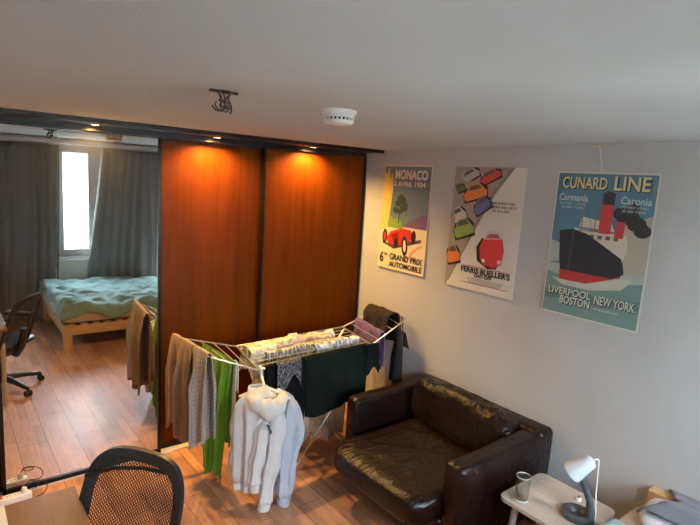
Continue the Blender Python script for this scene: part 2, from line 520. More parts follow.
MB().span((3.036, 3.66, 0), (XR, 3.76, 2.345)).build('filler_strip', MT['wall'], wd, False)
for x in (.785, 1.575, 2.39):
    d = MB().lathe([(.022, 0), (.036, 0), (.038, -.004), (.036, -.007), (.024, -.006), (.022, 0)], (x, 3.545, 2.3455)).build('downlight', MT['brass'], wd)
    b = MB().lathe([(.0, -.004), (.023, -.004), (.023, .0), (0, .0)], (x, 3.545, 2.3445)).build('lamp_glass', MT['bulb'], d)
    b.matrix_parent_inverse = Matrix()
    L = bpy.data.lights.new('downlight_spot', 'SPOT'); L.energy = 115; L.color = (1, .58, .18); L.spot_size = math.radians(156); L.spot_blend = .7; L.shadow_soft_size = .02
    lo = bpy.data.objects.new('downlight_spot', L); COL.objects.link(lo); lo.location = (x, 3.545, 2.334)
    lo.rotation_euler = (math.radians(4), 0, 0)

# ------------------------------------------------------------------ ceiling fittings
dx, dy = 1.375, 1.858; dz = cz(dy)
sd = thing('smoke_detector', (dx, dy, dz), 'round white smoke detector on the ceiling', 'smoke detector')
MB().lathe([(0, 0), (.076, 0), (.076, -.014), (.072, -.018), (0, -.018)], (dx, dy, dz)).build('mounting_plate', MT['smoke'], sd)
MB().lathe([(0, -.016), (.066, -.016), (.068, -.022), (.066, -.032), (0, -.032)], (dx, dy, dz)).build('body', MT['smoke'], sd)
MB().lathe([(0, -.03), (.060, -.03), (.060, -.043), (0, -.043)], (dx, dy, dz)).build('sensor_chamber', MT['slot'], sd)
m = MB()
for k in range(22):
    a = 2 * PI * k / 22
    m.box((dx + .0635 * math.cos(a), dy + .0635 * math.sin(a), dz - .0365), (.006, .007, .014), 0, a)
m.build('vent_ribs', MT['smoke'], sd)
MB().lathe([(0, -.042), (.067, -.042), (.0675, -.046), (.060, -.056), (.03, -.060), (0, -.060)], (dx, dy, dz)).build('cover', MT['smoke'], sd)
hx, hy = .84, 1.835; hz = cz(hy)
cw = thing('ceiling_wires', (hx, hy, hz), 'bare dark wires dangling from a hole in the ceiling', 'wires')
m = MB(); pts = [(hx + r * math.cos(a), hy + r * math.sin(a), hz - .0015) for a, r in ((k * .45, .022 + .006 * math.sin(3.1 * k)) for k in range(14))]
m.prism(pts, (0, 0, -.003)); m.span((hx - .055, hy - .008, hz - .009), (hx + .05, hy + .01, hz - .001)); m.build('ceiling_plate', flat('dark_hole', (.03, .025, .02), .9), cw)
rnd = random.Random(4)
for k in range(6):
    a0 = V((hx + rnd.uniform(-.045, .035), hy + rnd.uniform(-.01, .01), hz - .004))
    pts = [a0]
    ctr = V((hx + rnd.uniform(-.025, .025), hy + rnd.uniform(-.02, .02), hz - .045))
    for j in range(14):
        t = j / 13; ang = t * PI * rnd.uniform(1.7, 1.9) + k
        pts.append(a0.lerp(ctr, min(1, t * 2)) + V((.022 * math.cos(ang), .015 * math.sin(ang * 1.3), -.022 * math.sin(ang) - .012 * t)) * min(1, t * 3))
    MB().tube(pts, .0028, 6).build('wire', flat('wire_dark', (.03, .028, .027), .5) if k % 3 else flat('wire_brown', (.12, .05, .03), .5), cw)
m = MB(); m.box((hx + .01, hy, hz - .058), (.03, .016, .014), .002, .5); m.build('terminal_block', flat('terminal', (.08, .075, .07), .5), cw)
tp = thing('tape_strip', (3.04, 1.5, 2.39), 'short beige strip of peeling tape where ceiling meets wall above the ship poster', 'tape')
MB().span((3.02, 1.455, cz(1.5) - .012), (3.049, 1.60, cz(1.5) - .004), .001).build('tape', MT['tape'], tp, False)
MB().tube([(3.045, 1.555, cz(1.5) - .012), (3.046, 1.545, 2.33), (3.046, 1.53, 2.28), (3.047, 1.525, 2.235)], .003, 5).build('loose_tail', flat('pale_tape', (.6, .58, .52), .7), tp)

# ------------------------------------------------------------------ posters
class Art:
    """flat artwork on the poster: layered polygons, u to the right, v up (0..1)"""
    def __init__(s, y0, z0, w, h): s.y0, s.z0, s.w, s.h = y0, z0, w, h; s.bm = bmesh.new(); s.mats = []; s.k = 0
    def P(s, u, v, k): return V((XR - .0065 - .00012 * k - .012 * (1 - v) ** 2, s.y0 - u * s.w, s.z0 + v * s.h))
    def poly(s, pts, mat):
        s.k += 1
        if mat not in s.mats: s.mats.append(mat)
        # strips in v so that the picture follows the curl of the sheet
        f = s.bm.faces.new([s.bm.verts.new(s.P(u, v, s.k)) for u, v in pts]); f.material_index = s.mats.index(mat)
        return s
    def rect(s, u0, v0, u1, v1, mat, n=1):
        for k in range(n):
            a = v0 + (v1 - v0) * k / n; b = v0 + (v1 - v0) * (k + 1) / n
            if k: s.k -= 1
            s.poly([(u0, a), (u1, a), (u1, b), (u0, b)], mat)
    def ell(s, u, v, a, b, mat, n=18, rot=0):
        asp = s.w / s.h; c, d = math.cos(rot), math.sin(rot); pts = []
        for k in range(n):
            x = a * math.cos(2 * PI * k / n); y = b * math.sin(2 * PI * k / n)
            pts.append((u + x * c - y * d, v + (x * d + y * c) * asp))
        s.poly(pts, mat)
    def build(s, parent):
        bmesh.ops.triangulate(s.bm, faces=s.bm.faces)
        me = bpy.data.meshes.new('artwork'); s.bm.to_mesh(me); s.bm.free()
        for x in s.mats: me.materials.append(x)
        o = bpy.data.objects.new('artwork', me); COL.objects.link(o); o.parent = parent
        o.matrix_parent_inverse = Matrix.Translation(-parent.location)
        return o
    def text(s, txt, u0, u1, v0, v1, mat, parent, bold=.02, name='lettering', layer=0):
        cu = bpy.data.curves.new('t', 'FONT'); cu.body = txt; cu.offset = bold; cu.resolution_u = 3
        ob = bpy.data.objects.new('t', cu); COL.objects.link(ob)
        dg = bpy.context.evaluated_depsgraph_get(); dg.update()
        me = bpy.data.meshes.new_from_object(ob.evaluated_get(dg)); bpy.data.objects.remove(ob)
        xs = [v.co.x for v in me.vertices]; ys = [v.co.y for v in me.vertices]
        ax, bx, ay, by = min(xs), max(xs), min(ys), max(ys)
        for v in me.vertices:
            u = u0 + (u1 - u0) * (v.co.x - ax) / (bx - ax); w = v0 + (v1 - v0) * (v.co.y - ay) / (by - ay)
            v.co = s.P(u, w, 46 + layer)
        me.materials.clear(); me.materials.append(mat); me.name = name
        o = bpy.data.objects.new(name, me); COL.objects.link(o); o.parent = parent
        o.matrix_parent_inverse = Matrix.Translation(-parent.location)
        return o
def poster(name, y0, z0, w, h, label):
    p = thing(name, (XR - .004, y0 - w / 2, z0), label, 'poster')
    A = Art(y0, z0, w, h)
    rows = [[V((XR - .0055 - .012 * (1 - v) ** 2, y0 - u * w, z0 + v * h)) for u in (0, 1)] for v in [k / 12 for k in range(13)]]
    m = MB(); m.grid(rows); m.build('sheet', MT['paper'], p, True, solid=.0012)
    return p, A
K = lambda n, c: flat('ink_' + n, c, .45)
# motor race poster
p, A = poster('race_poster', 3.405, 1.372, .556, .88, 'poster of a red race car on cream and blue, nearest the wardrobe')
cream = K('cream', (.74, .62, .40)); A.rect(.0, .0, 1, 1, cream, 8)
A.rect(.02, .42, .985, .985, K('slate_blue', (.12, .19, .22)), 6)
yel = K('yellow', (.72, .50, .12))
A.poly([(0.0, .36), (.16, .40), (.20, .62), (.17, .72), (.22, .80), (.19, .93), (.15, .86), (.11, .98), (.06, .90), (.0, .99)], yel)
A.poly([(0.03, .5), (.09, .52), (.13, .74), (.08, .86), (.02, .7)], K('amber', (.55, .33, .07)))
A.poly([(.52, .42), (.98, .42), (.98, .56), (.86, .545), (.72, .52), (.6, .47)], K('violet', (.17, .09, .20)))
A.poly([(.17, .40), (.5, .40), (.46, .47), (.36, .50), (.28, .48), (.2, .52)], K('leaf_green', (.20, .33, .05)))
for (u, v) in ((.36, .64), (.47, .66), (.32, .57), (.44, .58), (.52, .61), (.40, .69)):
    A.ell(u, v, .075, .05, K('palm', (.03, .06, .06)), 9, u * 9)
A.poly([(.385, .45), (.405, .45), (.42, .62), (.40, .62)], K('palm', (.03, .06, .06)))
red = K('red', (.50, .03, .02)); blk = K('black', (.02, .018, .018))
A.poly([(.06, .245), (.34, .20), (.42, .26), (.9, .30), (.9, .33), (.45, .27), (.3, .255)], K('shadow_violet', (.10, .05, .08)))
A.poly([(.16, .29), (.24, .36), (.48, .41), (.68, .40), (.72, .33), (.60, .26), (.34, .235), (.2, .255)], red)
A.poly([(.26, .33), (.40, .37), (.44, .30), (.32, .27)], K('dark_red', (.22, .012, .012)))
A.ell(.12, .31, .055, .115, blk); A.ell(.12, .31, .025, .07, red)
A.ell(.57, .245, .065, .15, blk, 18, .15); A.ell(.57, .245, .03, .09, cream, 18, .15)
A.ell(.74, .34, .05, .10, blk); A.ell(.38, .26, .05, .07, blk)
A.poly([(.60, .09), (.70, .20), (.86, .27), (.95, .27), (.80, .22), (.68, .12)], K('pinkish', (.62, .33, .22)))
A.build(p)
w_ = K('letter_white', (.74, .66, .52))
A.text('MONACO', .26, .93, .865, .955, w_, p, .035); A.text('2 AVRIL 1934', .24, .90, .80, .845, w_, p, .03)
A.text('6', .05, .14, .055, .155, blk, p, .02); A.text('EME', .15, .22, .125, .15, blk, p, .01)
A.text('GRAND PRIX', .27, .97, .095, .155, blk, p, .02); A.text('AUTOMOBILE', .27, .97, .025, .08, blk, p, .02)
# film poster
p, A = poster('film_poster', 2.617, 1.363, .606, .885, 'off-white film poster with a band of coloured cars and one small red car')
A.rect(0, 0, 1, 1, K('offwhite', (.66, .62, .54)), 8)
A.poly([(.0, .0), (.012, .0), (.18, .22), (.38, .5), (.62, .8), (.85, 1.0), (0, 1.0)], K('road', (.33, .28, .23)))
band = K('lane_grey', (.22, .20, .20))
q = [(.0, .04), (.13, .22), (.33, .5), (.56, .79), (.79, 1.0)]
A.poly([(a, b) for a, b in q] + [(a + .055, b) for a, b in q[::-1]], band)
def car(u, v, a, b, rot, col):
    def R2(x, y, lay):
        cc, ss = math.cos(rot), math.sin(rot); return (u + x * cc - y * ss, v + (x * ss + y * cc) * (A.w / A.h))
    A.poly([R2(x * a, y * b - .01, 0) for x, y in ((-1.05, -.95), (1, -1.0), (1.08, .3), (.7, .9), (-.8, .8), (-1.08, .1))], blk)
    A.poly([R2(x * a, y * b, 0) for x, y in ((-1, -.6), (-.8, -.85), (.9, -.8), (1, -.2), (.8, .2), (.45, .9), (-.45, .95), (-.75, .3), (-1, .1))], col)
    A.poly([R2(x * a, y * b, 0) for x, y in ((-.55, .3), (.6, .25), (.38, .78), (-.38, .8))], K('windscreen', (.09, .09, .10)))
for c_ in ((.22, .93, .15, .075, .5, K('silver', (.40, .42, .45))), (.52, .93, .15, .07, .45, K('car_red', (.50, .05, .04))), (.33, .80, .17, .10, .3, K('orange', (.62, .19, .05))), (.075, .82, .09, .06, .4, K('olive', (.10, .16, .05))),
           (.45, .70, .13, .09, .6, K('navy_blue', (.12, .15, .30))), (.06, .60, .12, .10, .5, K('car_white', (.55, .54, .52))), (.21, .50, .15, .12, .35, K('lime', (.25, .36, .08))), (.045, .27, .10, .12, .3, K('car_orange', (.62, .16, .03)))):
    A_ = c_; 
    u, v, a, b, r_, col = c_
    car(max(u, a * .9), min(v, .95), a, b, r_, col)
A.poly([(.46, .25), (.62, .20), (.74, .21), (.80, .3), (.80, .42), (.72, .46), (.50, .44), (.43, .36)], blk)
A.poly([(.50, .27), (.56, .225), (.70, .215), (.80, .25), (.82, .36), (.78, .46), (.52, .44), (.48, .36)], K('small_red', (.52, .035, .04)))
A.poly([(.52, .43), (.78, .45), (.75, .50), (.66, .515), (.56, .495)], K('pale_screen', (.60, .52, .47)))
A.poly([(.55, .44), (.75, .455), (.72, .485), (.6, .48)], K('red_seat', (.42, .10, .08)))
A.ell(.55, .26, .025, .025, K('lamp_cream', (.7, .62, .5))); A.ell(.77, .27, .025, .025, K('lamp_cream', (.7, .62, .5)))
rl_ = K('line_red', (.5, .12, .09))
A.rect(.26, .195, .93, .20, rl_)
for k in range(4): A.rect(.34 + .012 * k, .098 - .012 * k, .86 - .012 * k, .103 - .012 * k, K('small_print', (.34, .30, .26)))
A.rect(.24, .055, .92, .06, rl_)
A.build(p)
A.text("FERRIS BUELLER'S", .24, .94, .142, .192, blk, p, .035); A.text('DAY OFF', .45, .70, .112, .142, blk, p, .04)
A.text('FERRIS BORROWED', .55, .90, .715, .735, blk, p, .02); A.text('A FERRARI AND DID IT', .52, .93, .685, .705, blk, p, .02); A.text('ALL IN A DAY', .60, .84, .655, .675, blk, p, .02)
# ship poster
p, A = poster('ship_poster', 1.792, 1.352, .595, .882, 'poster of a black and red steamship on blue sea, rightmost on the wall')
A.rect(0, 0, 1, 1, K('border', (.62, .58, .48)), 8)
A.rect(.015, .30, .985, .988, K('sky_blue', (.085, .21, .29)), 7)
A.poly([(.015, .988), (.015, .80), (.10, .9), (.2, .988)], K('sky_deep', (.07, .15, .20)))
A.poly([(.015, .52), (.13, .5), (.2, .56), (.3, .53), (.3, .40), (.015, .36)], K('cloud', (.40, .45, .44)))
A.poly([(.60, .988), (.985, .988), (.985, .80), (.8, .93)], K('sky_mid', (.10, .20, .25)))
A.poly([(.72, .66), (.985, .74), (.985, .34), (.8, .34)], K('haze_tan', (.42, .39, .31)))
A.rect(.015, .012, .985, .30, K('sea', (.16, .27, .25)), 3)
A.poly([(.015, .30), (.25, .27), (.5, .25), (.985, .31), (.985, .36), (.7, .345), (.015, .36)], K('sea_pale', (.38, .45, .40)))
A.poly([(.015, .16), (.3, .20), (.6, .17), (.985, .20), (.985, .14), (.6, .11), (.3, .13), (.015, .10)], K('sea_green', (.10, .20, .19)))
smoke = K('smoke_black', (.03, .03, .034))
for u, v, a in ((.70, .74, .08), (.78, .72, .09), (.85, .68, .09), (.91, .64, .08), (.80, .78, .06)): A.ell(u, v, a, a * .8, smoke, 12)
wht = K('ship_white', (.60, .56, .46))
A.poly([(.25, .62), (.78, .60), (.80, .50), (.76, .40), (.25, .50)], wht)
A.poly([(.32, .70), (.62, .67), (.66, .62), (.30, .63)], wht)
for u in (.34, .42, .50, .58, .66): A.rect(u, .56, u + .045, .585, K('port_dark', (.12, .10, .09)))
A.rect(.30, .605, .72, .612, K('deck_brown', (.30, .14, .05)))
sred = K('ship_red', (.42, .035, .035))
A.poly([(.50, .60), (.62, .60), (.62, .80), (.505, .80)], sred); A.poly([(.505, .79), (.62, .79), (.625, .865), (.56, .88), (.51, .865)], smoke)
A.poly([(.66, .58), (.745, .58), (.75, .70), (.67, .70)], sred); A.poly([(.665, .69), (.752, .69), (.755, .74), (.67, .74)], smoke)
A.poly([(.10, .59), (.24, .61), (.40, .585), (.76, .45), (.80, .36), (.72, .30), (.16, .30), (.13, .40)], K('hull_black', (.018, .022, .028)))
A.poly([(.24, .61), (.262, .61), (.25, .30), (.225, .30)], K('hull_edge', (.05, .055, .065)))
A.poly([(.15, .32), (.70, .315), (.78, .345), (.75, .29), (.5, .235), (.16, .235)], K('waterline_red', (.36, .03, .03)))
A.poly([(.07, .26), (.2, .25), (.45, .25), (.75, .32), (.9, .33), (.8, .25), (.5, .21), (.2, .215)], K('foam', (.52, .53, .45)))
for u, t_ in ((.325, .885), (.46, .83)): A.poly([(u - .006, .6), (u + .006, .6), (u + .004, t_), (u - .002, t_)], K('mast', (.32, .17, .06)))
A.poly([(.325, .88), (.328, .88), (.16, .60), (.155, .60)], K('rope', (.10, .10, .10)))
A.poly([(.325, .88), (.328, .88), (.44, .60), (.435, .60)], K('rope', (.10, .10, .10)))
A.build(p)
gold = K('gold', (.70, .58, .28)); ink = K('ink_shadow', (.015, .02, .03)); sil = K('silver_letter', (.50, .56, .54))
for txt, a, b, c0, d0, big in (('CUNARD', .07, .53, .885, .965, 1), ('LINE', .60, .93, .885, .975, 1)):
    A.text(txt, a + .008, b + .008, c0 - .006, d0 - .006, ink, p, .05, 'lettering', 0); A.text(txt, a, b, c0, d0, gold, p, .02, 'lettering', 4)
A.text('Carmania', .05, .36, .80, .85, sil, p, .02); A.text('675 FEET LONG', .06, .34, .775, .79, sil, p, .01); A.text('20 000 TONS', .08, .32, .75, .765, sil, p, .01)
A.text('Caronia', .68, .96, .80, .85, sil, p, .02); A.text('675 FEET LONG', .68, .94, .775, .79, sil, p, .01); A.text('20 000 TONS', .70, .92, .75, .765, sil, p, .01)
pale = K('pale_letter', (.62, .62, .52))
for txt, a, b, c0, d0 in (('LIVERPOOL', .06, .52, .145, .195), ('NEW YORK', .56, .95, .125, .185), ('BOSTON', .20, .52, .085, .14)):
    A.text(txt, a + .008, b + .008, c0 - .006, d0 - .006, ink, p, .04, 'lettering', 0); A.text(txt, a, b, c0, d0, pale, p, .02, 'lettering', 4)
A.text('VIA QUEENSTOWN', .56, .80, .085, .10, pale, p, .01)

# ------------------------------------------------------------------ drying rack
LF, AL, AC = V((1.585, 2.865, 0)), V((1.015, .055, 0)), V((.09, .495, 0))
DZ = .852
def rk(u, v, z=DZ): p = LF + AL * u + AC * v; p.z = z; return p
rack = thing('drying_rack', rk(.5, .5, 0), 'folding metal clothes airer with raised side wings full of laundry', 'drying rack')
m = MB()
m.tube([rk(0, 0), rk(1, 0)], .0085); m.tube([rk(0, 1), rk(1, 1)], .0085)
m.tube([rk(0, -.02), rk(0, 1.02)], .007); m.tube([rk(1, -.02), rk(1, 1.02)], .007)
m.build('deck_frame', MT['steel'], rack)
for k in range(1, 7):
    MB().bar(rk(0, k / 7), rk(1, k / 7), .0028, 6).build('line', MT['wire'], rack)
WL = [V((1.262, 2.895, .985)), V((1.215, 3.37, .985))]
WR = [V((2.885, 2.85, 1.04)), V((2.975, 3.24, 1.04))]
def wing(inner0, inner1, o0, o1, n):
    w = MB().tube([inner0, inner0.lerp(o0, .9), o0.lerp(o1, .05), o0.lerp(o1, .95), inner1.lerp(o1, .9), inner1], .0052).build('wing', MT['steel'], rack)
    for k in range(1, n + 1):
        t = k / (n + 1)
        l = MB().bar(inner0.lerp(o0, t), inner1.lerp(o1, t), .0025, 6).build('line', MT['wire'], w)
        l.matrix_parent_inverse = Matrix.Translation(-rack.location)
        l.matrix_parent_inverse = Matrix()
wing(rk(0, 0), rk(0, 1), WL[0], WL[1], 4); wing(rk(1, 0), rk(1, 1), WR[0], WR[1], 4)
def fixkids():
    pass
for v, dy0 in ((.04, .0), (.96, .0)):
    a = rk(.03, v, DZ - .01); b = V((2.50, 3.02 + (v > .5) * .42, .02))
    l1 = MB().tube([a, b], .011).build('leg', MT['steel'], rack)
    c_ = rk(.99, v, DZ - .01); d = V((1.945, 2.955 + (v > .5) * .42, .02))
    l2 = MB().tube([c_ + V((0, -.022, 0)), d + V((0, -.022, 0))], .009).build('leg', MT['steel'], rack)
    for l_, q in ((l1, b), (l2, d + V((0, -.022, 0)))):
        e = MB().lathe([(.0, -.02), (.015, -.02), (.014, .02), (.010, .035), (0, .035)], q, 12).build('foot_cap', MT['rubber'], l_); e.matrix_parent_inverse = Matrix()
MB().bar((2.50, 3.02, .05), (2.50, 3.44, .05), .007).build('spreader', MT['steel'], rack)
MB().bar((1.945, 2.933, .05), (1.945, 3.35, .05), .007).build('spreader', MT['steel'], rack)

def drape(name, mat, A, B, l1, l2, label, cat, amp=.012, nf=4, seed=0, gather=0., r=.012, hem=.04, nu=40, nv=44, solid=.005, shear=0, group=None, drop2=None, spread=.0, lift=0, crum=0):
    """cloth hung over a rail from A to B: l1 hangs on one side, l2 on the other"""
    A, B = V(A), V(B); A.z += lift; B.z += lift
    d = B - A; h = V((d.x, d.y, 0)).normalized(); n = V((h.y, -h.x, 0))   # n: side of l2
    rs = random.Random(seed); ph = [rs.uniform(0, 6.28) for _ in range(6)]; fr = [nf * rs.uniform(.8, 1.2), nf * rs.uniform(1.6, 2.3)]
    tot = l1 + l2 + PI * r
    P = []
    for i in range(nu + 1):
        u = i / nu; row = []
        wv = math.sin(fr[0] * 2 * PI * u + ph[0]) + .45 * math.sin(fr[1] * 2 * PI * u + ph[1])
        hm = 1 + hem * math.sin(2.1 * PI * u + ph[2]) + hem * .5 * math.sin(7 * u + ph[3])
        for j in range(nv + 1):
            s_ = (j / nv) * tot - l1 - PI * r / 2
            if s_ < -PI * r / 2: dr = (-s_ - PI * r / 2) * hm; off = -r; sd_ = -1
            elif s_ > PI * r / 2: dr = (s_ - PI * r / 2) * hm; off = r; sd_ = 1
            else: dr = -r * math.cos(s_ / r); off = r * math.sin(s_ / r); sd_ = 1 if s_ > 0 else -1
            fall = max(0, dr); k = min(1, fall / .22)
            ll = l1 if sd_ < 0 else l2
            uu = .5 + (u - .5) * (1 - gather * min(1, fall / max(.01, ll))) + shear * fall * sd_
            nz = noise.noise(V((u * 5 + seed, fall * 3, sd_ * 3.))) * .5
            o = off + amp * k * (wv + nz) * (1 if sd_ > 0 else .8) + sd_ * amp * .9 * k + sd_ * spread * fall
            p = A + d * uu + n * o
            p.z -= dr + (0 if fall == 0 else 0)
            if dr <= 0: p.z += .0015 * wv
            if crum:
                q = p * 17 + V((seed, 0, 0)); p += n * crum * noise.fractal(q, 1., 2., 3) + V((0, 0, crum * .9 * abs(noise.noise(q * .8 + V((3, 9, 1))))))
            row.append(p)
        P.append(row)
    m = MB(); m.grid(P)
    o = m.build(name, mat, smooth=True, solid=solid)
    return tag(o, label, cat, group)

# left wing: towels (outer rod runs WL[0] (front) -> WL[1] (back))
wl = lambda t, x=0.: WL[0].lerp(WL[1], t) + V((x, 0, 0))
inn = lambda t, k: rk(0, 0).lerp(WL[0], k).lerp(rk(0, 1).lerp(WL[1], k), t)
LIFT = .010
drape('towel', MT['brown'], wl(.99), wl(.37), .60, .62, 'tan brown towel at the wardrobe end of the left wing', 'towel', .026, 2.2, 3, .12, .018, .07, solid=.009, lift=LIFT)
drape('towel', MT['zig'], wl(.36), wl(.0), .58, .60, 'greyish lattice-patterned towel on the left wing nearest the viewer', 'towel', .026, 1.7, 5, .0, .016, .05, solid=.009, lift=LIFT)
drape('towel', MT['green'], inn(.80, .62), inn(.10, .45), .62, .84, 'bright green towel hanging on the left wing beside the hoodies', 'towel', .020, 3, 9, .45, .012, .04, solid=.008, lift=.006)
drape('sock', MT['sock'], inn(.16, .40), inn(.06, .40), .20, .82, 'white sock peeking out below the bright green towel', 'sock', .004, 1, 2, .1, .006, .02, 8, 30, .005, lift=.004)
# main deck
drape('shirt', MT['cream'], rk(.02, 5 / 7), rk(.80, 5 / 7), .20, .16, 'cream printed shirt laid along the back lines of the airer', 'shirt', .012, 5, 12, 0, .030, .18, 90, 60, lift=.012, spread=.2, crum=.030)
drape('shirt', MT['creamp'], rk(.03, 3.9 / 7), rk(.24, 3.9 / 7), .10, .40, 'plain cream shirt hanging behind the clothes hanger', 'shirt', .016, 2, 17, 0, .028, .08, 50, 60, lift=.014, spread=.10, crum=.028)
drape('top', MT['lace'], rk(.14, 3 / 7), rk(.70, 3 / 7), .12, .14, 'lace-edged dark and white top on the middle lines of the airer', 'top', .008, 6, 13, 0, .016, .06, 90, 50, lift=.008, crum=.014)
drape('scarf', MT['bluegrey'], rk(.52, 2 / 7), rk(.93, 2 / 7), .14, .12, 'blue and white patterned cloth rolled beside the dark green t-shirt', 'cloth', .010, 4, 14, 0, .022, .1, 70, 50, lift=.012, spread=.2, crum=.026)
drape('sock', MT['creamp'], rk(.455, 1.0), rk(.525, 1.0), .075, .06, 'cream sock hung alone over the back rail of the airer', 'sock', .003, 1, 15, -.25, .013, .05, 10, 24, .008, lift=.006)
drape('trousers', MT['blackc'], rk(.05, -.01), rk(.37, -.0), .40, .46, 'black garment on the front rail behind the hoodies', 'trousers', .012, 2, 21, .05, .011, .05, lift=.007)
drape('cloth', MT['patch'], rk(.12, -.05), rk(.31, -.05), .02, .13, 'dark patterned scrap of cloth on the front rail over the black garment', 'cloth', .004, 2, 22, 0, .028, .3, lift=.006)
ts = thing('t_shirt', rk(.65, 0), 'dark green t-shirt draped over the front rail of the airer', 't-shirt')
b = drape('shirt_body', MT['dgreen'], rk(.375, -.0), rk(.935, -.0), .36, .43, None, None, .010, 2.4, 23, .0, .012, .045, 50, lift=.008)
b.parent = ts; b.matrix_parent_inverse = Matrix.Translation(-ts.location)
s1 = drape('sleeve', MT['dgreen'], rk(.93, -.03), rk(1.045, -.05), .02, .20, None, None, .006, 1, 24, -.15, .014, .12, 14, lift=.002, shear=.28)
s1.parent = ts; s1.matrix_parent_inverse = Matrix.Translation(-ts.location)
drape('sheet', MT['peach'], rk(.40, .56), rk(.86, .50), .30, .79, 'peach cotton cloth hanging low between the airer legs by the sofa', 'cloth', .028, 2.4, 31, .12, .008, .05, 46, lift=.006, shear=.1)
drape('blouse', MT['pillow'], rk(.28, .62), rk(.52, .62), .30, .50, 'pale pink blouse hem showing below the black garment', 'blouse', .02, 2, 33, 0, .008, .12, lift=.006)
m = MB()
for a_, b_, s_ in ((.955, .08, .10), (.985, .16, .13)):
    pts = [rk(a_, b_) + V((.055 * math.sin(t) * .5, -.03 + .035 * math.cos(t), -.03 - .035 * math.cos(2 * t) - s_ * .3 * t / 6)) for t in [k * .42 for k in range(16)]]
    m.tube(pts, .007, 8)
m.tube([rk(.97, .0) + V((0, -.014, .012)), rk(.975, .0) + V((.01, -.022, -.05)), rk(.97, .0) + V((-.015, -.02, -.11))], .008, 8)
tag(m.build('strap_top', MT['sock'], smooth=True), 'white strappy top hooked at the airer corner beside the t-shirt', 'top')
# right wing
rw = lambda t, k: rk(1, 0).lerp(WR[0], k).lerp(rk(1, 1).lerp(WR[1], k), t)
drape('towel', MT['purple'], rw(.98, .36), rw(.05, .36), .26, .27, 'purple checked hand towel on the right wing of the airer', 'towel', .014, 2, 41, .0, .016, .08, lift=.006, crum=.012)
drape('shirt', MT['plaid'], rw(1.06, .74), rw(.22, .80), .24, .36, 'dark brown plaid shirt bunched over the right wing by the wall', 'shirt', .030, 2.5, 43, .0, .06, .16, 70, 70, solid=.008, lift=.004, crum=.013)
navy = drape('jacket', MT['navy'], rw(.26, .99) - V((0, 0, .12)), rw(.0, .97) - V((0, 0, .12)), 
    .12, .44, 'dark navy garment hanging from the airer corner by the grey wall', 'jacket', .020, 1.5, 44, -.75, .012, .08, 24, lift=.007)

q = rw(.13, .98)
st = MB().tube([q + V((0, .012, -.12)), q + V((0, .010, -.02)), q + V((0, .006, .008)), q + V((0, -.006, .008)), q + V((0, -.010, -.02)), q + V((0, -.012, -.12))], .004, 6).build('hanging_loop', MT['navy'], navy)
# ------------------------------------------------------------------ hoodies on a hanger
HC_ = V((1.575, 2.755, 0))
ha = V((.87, -.49, 0)); hf = V((-.49, -.87, 0))   # along shoulders (to the right), towards the viewer
HS = .80
def H(a, f, z): p = HC_ + ha * (a * HS) + hf * f; p.z = z; return p
hg = thing('clothes_hanger', H(0, 0, .86), 'white plastic hanger hooked on the front rail, holding hoodies', 'hanger')
RP = V((1.60, 2.866, DZ))
hook = [RP + V((math.sin(t) * .003, math.cos(t) * -.017, math.sin(t) * .017)) * 1.0 for t in [PI * (-.15 + 1.1 * k / 9) for k in range(10)]]
hook = [RP + V((0, .017, -.008)), RP + V((0, .017, .004)), RP + V((0, .010, .017)), RP + V((0, -.002, .021)), RP + V((0, -.014, .016)), RP + V((-.002, -.022, .0)), RP + V((-.003, -.026, -.03)), H(0, .0, .775)]
MB().tube(hook, .008, 10).build('hook', MT['wplastic'], hg)
MB().tube([H(-.20, 0, .715), H(-.12, 0, .745), H(-.04, 0, .772), H(0, 0, .778), H(.04, 0, .772), H(.12, 0, .74), H(.20, 0, .70)], .007, 8).build('shoulder_bar', MT['wplastic'], hg)

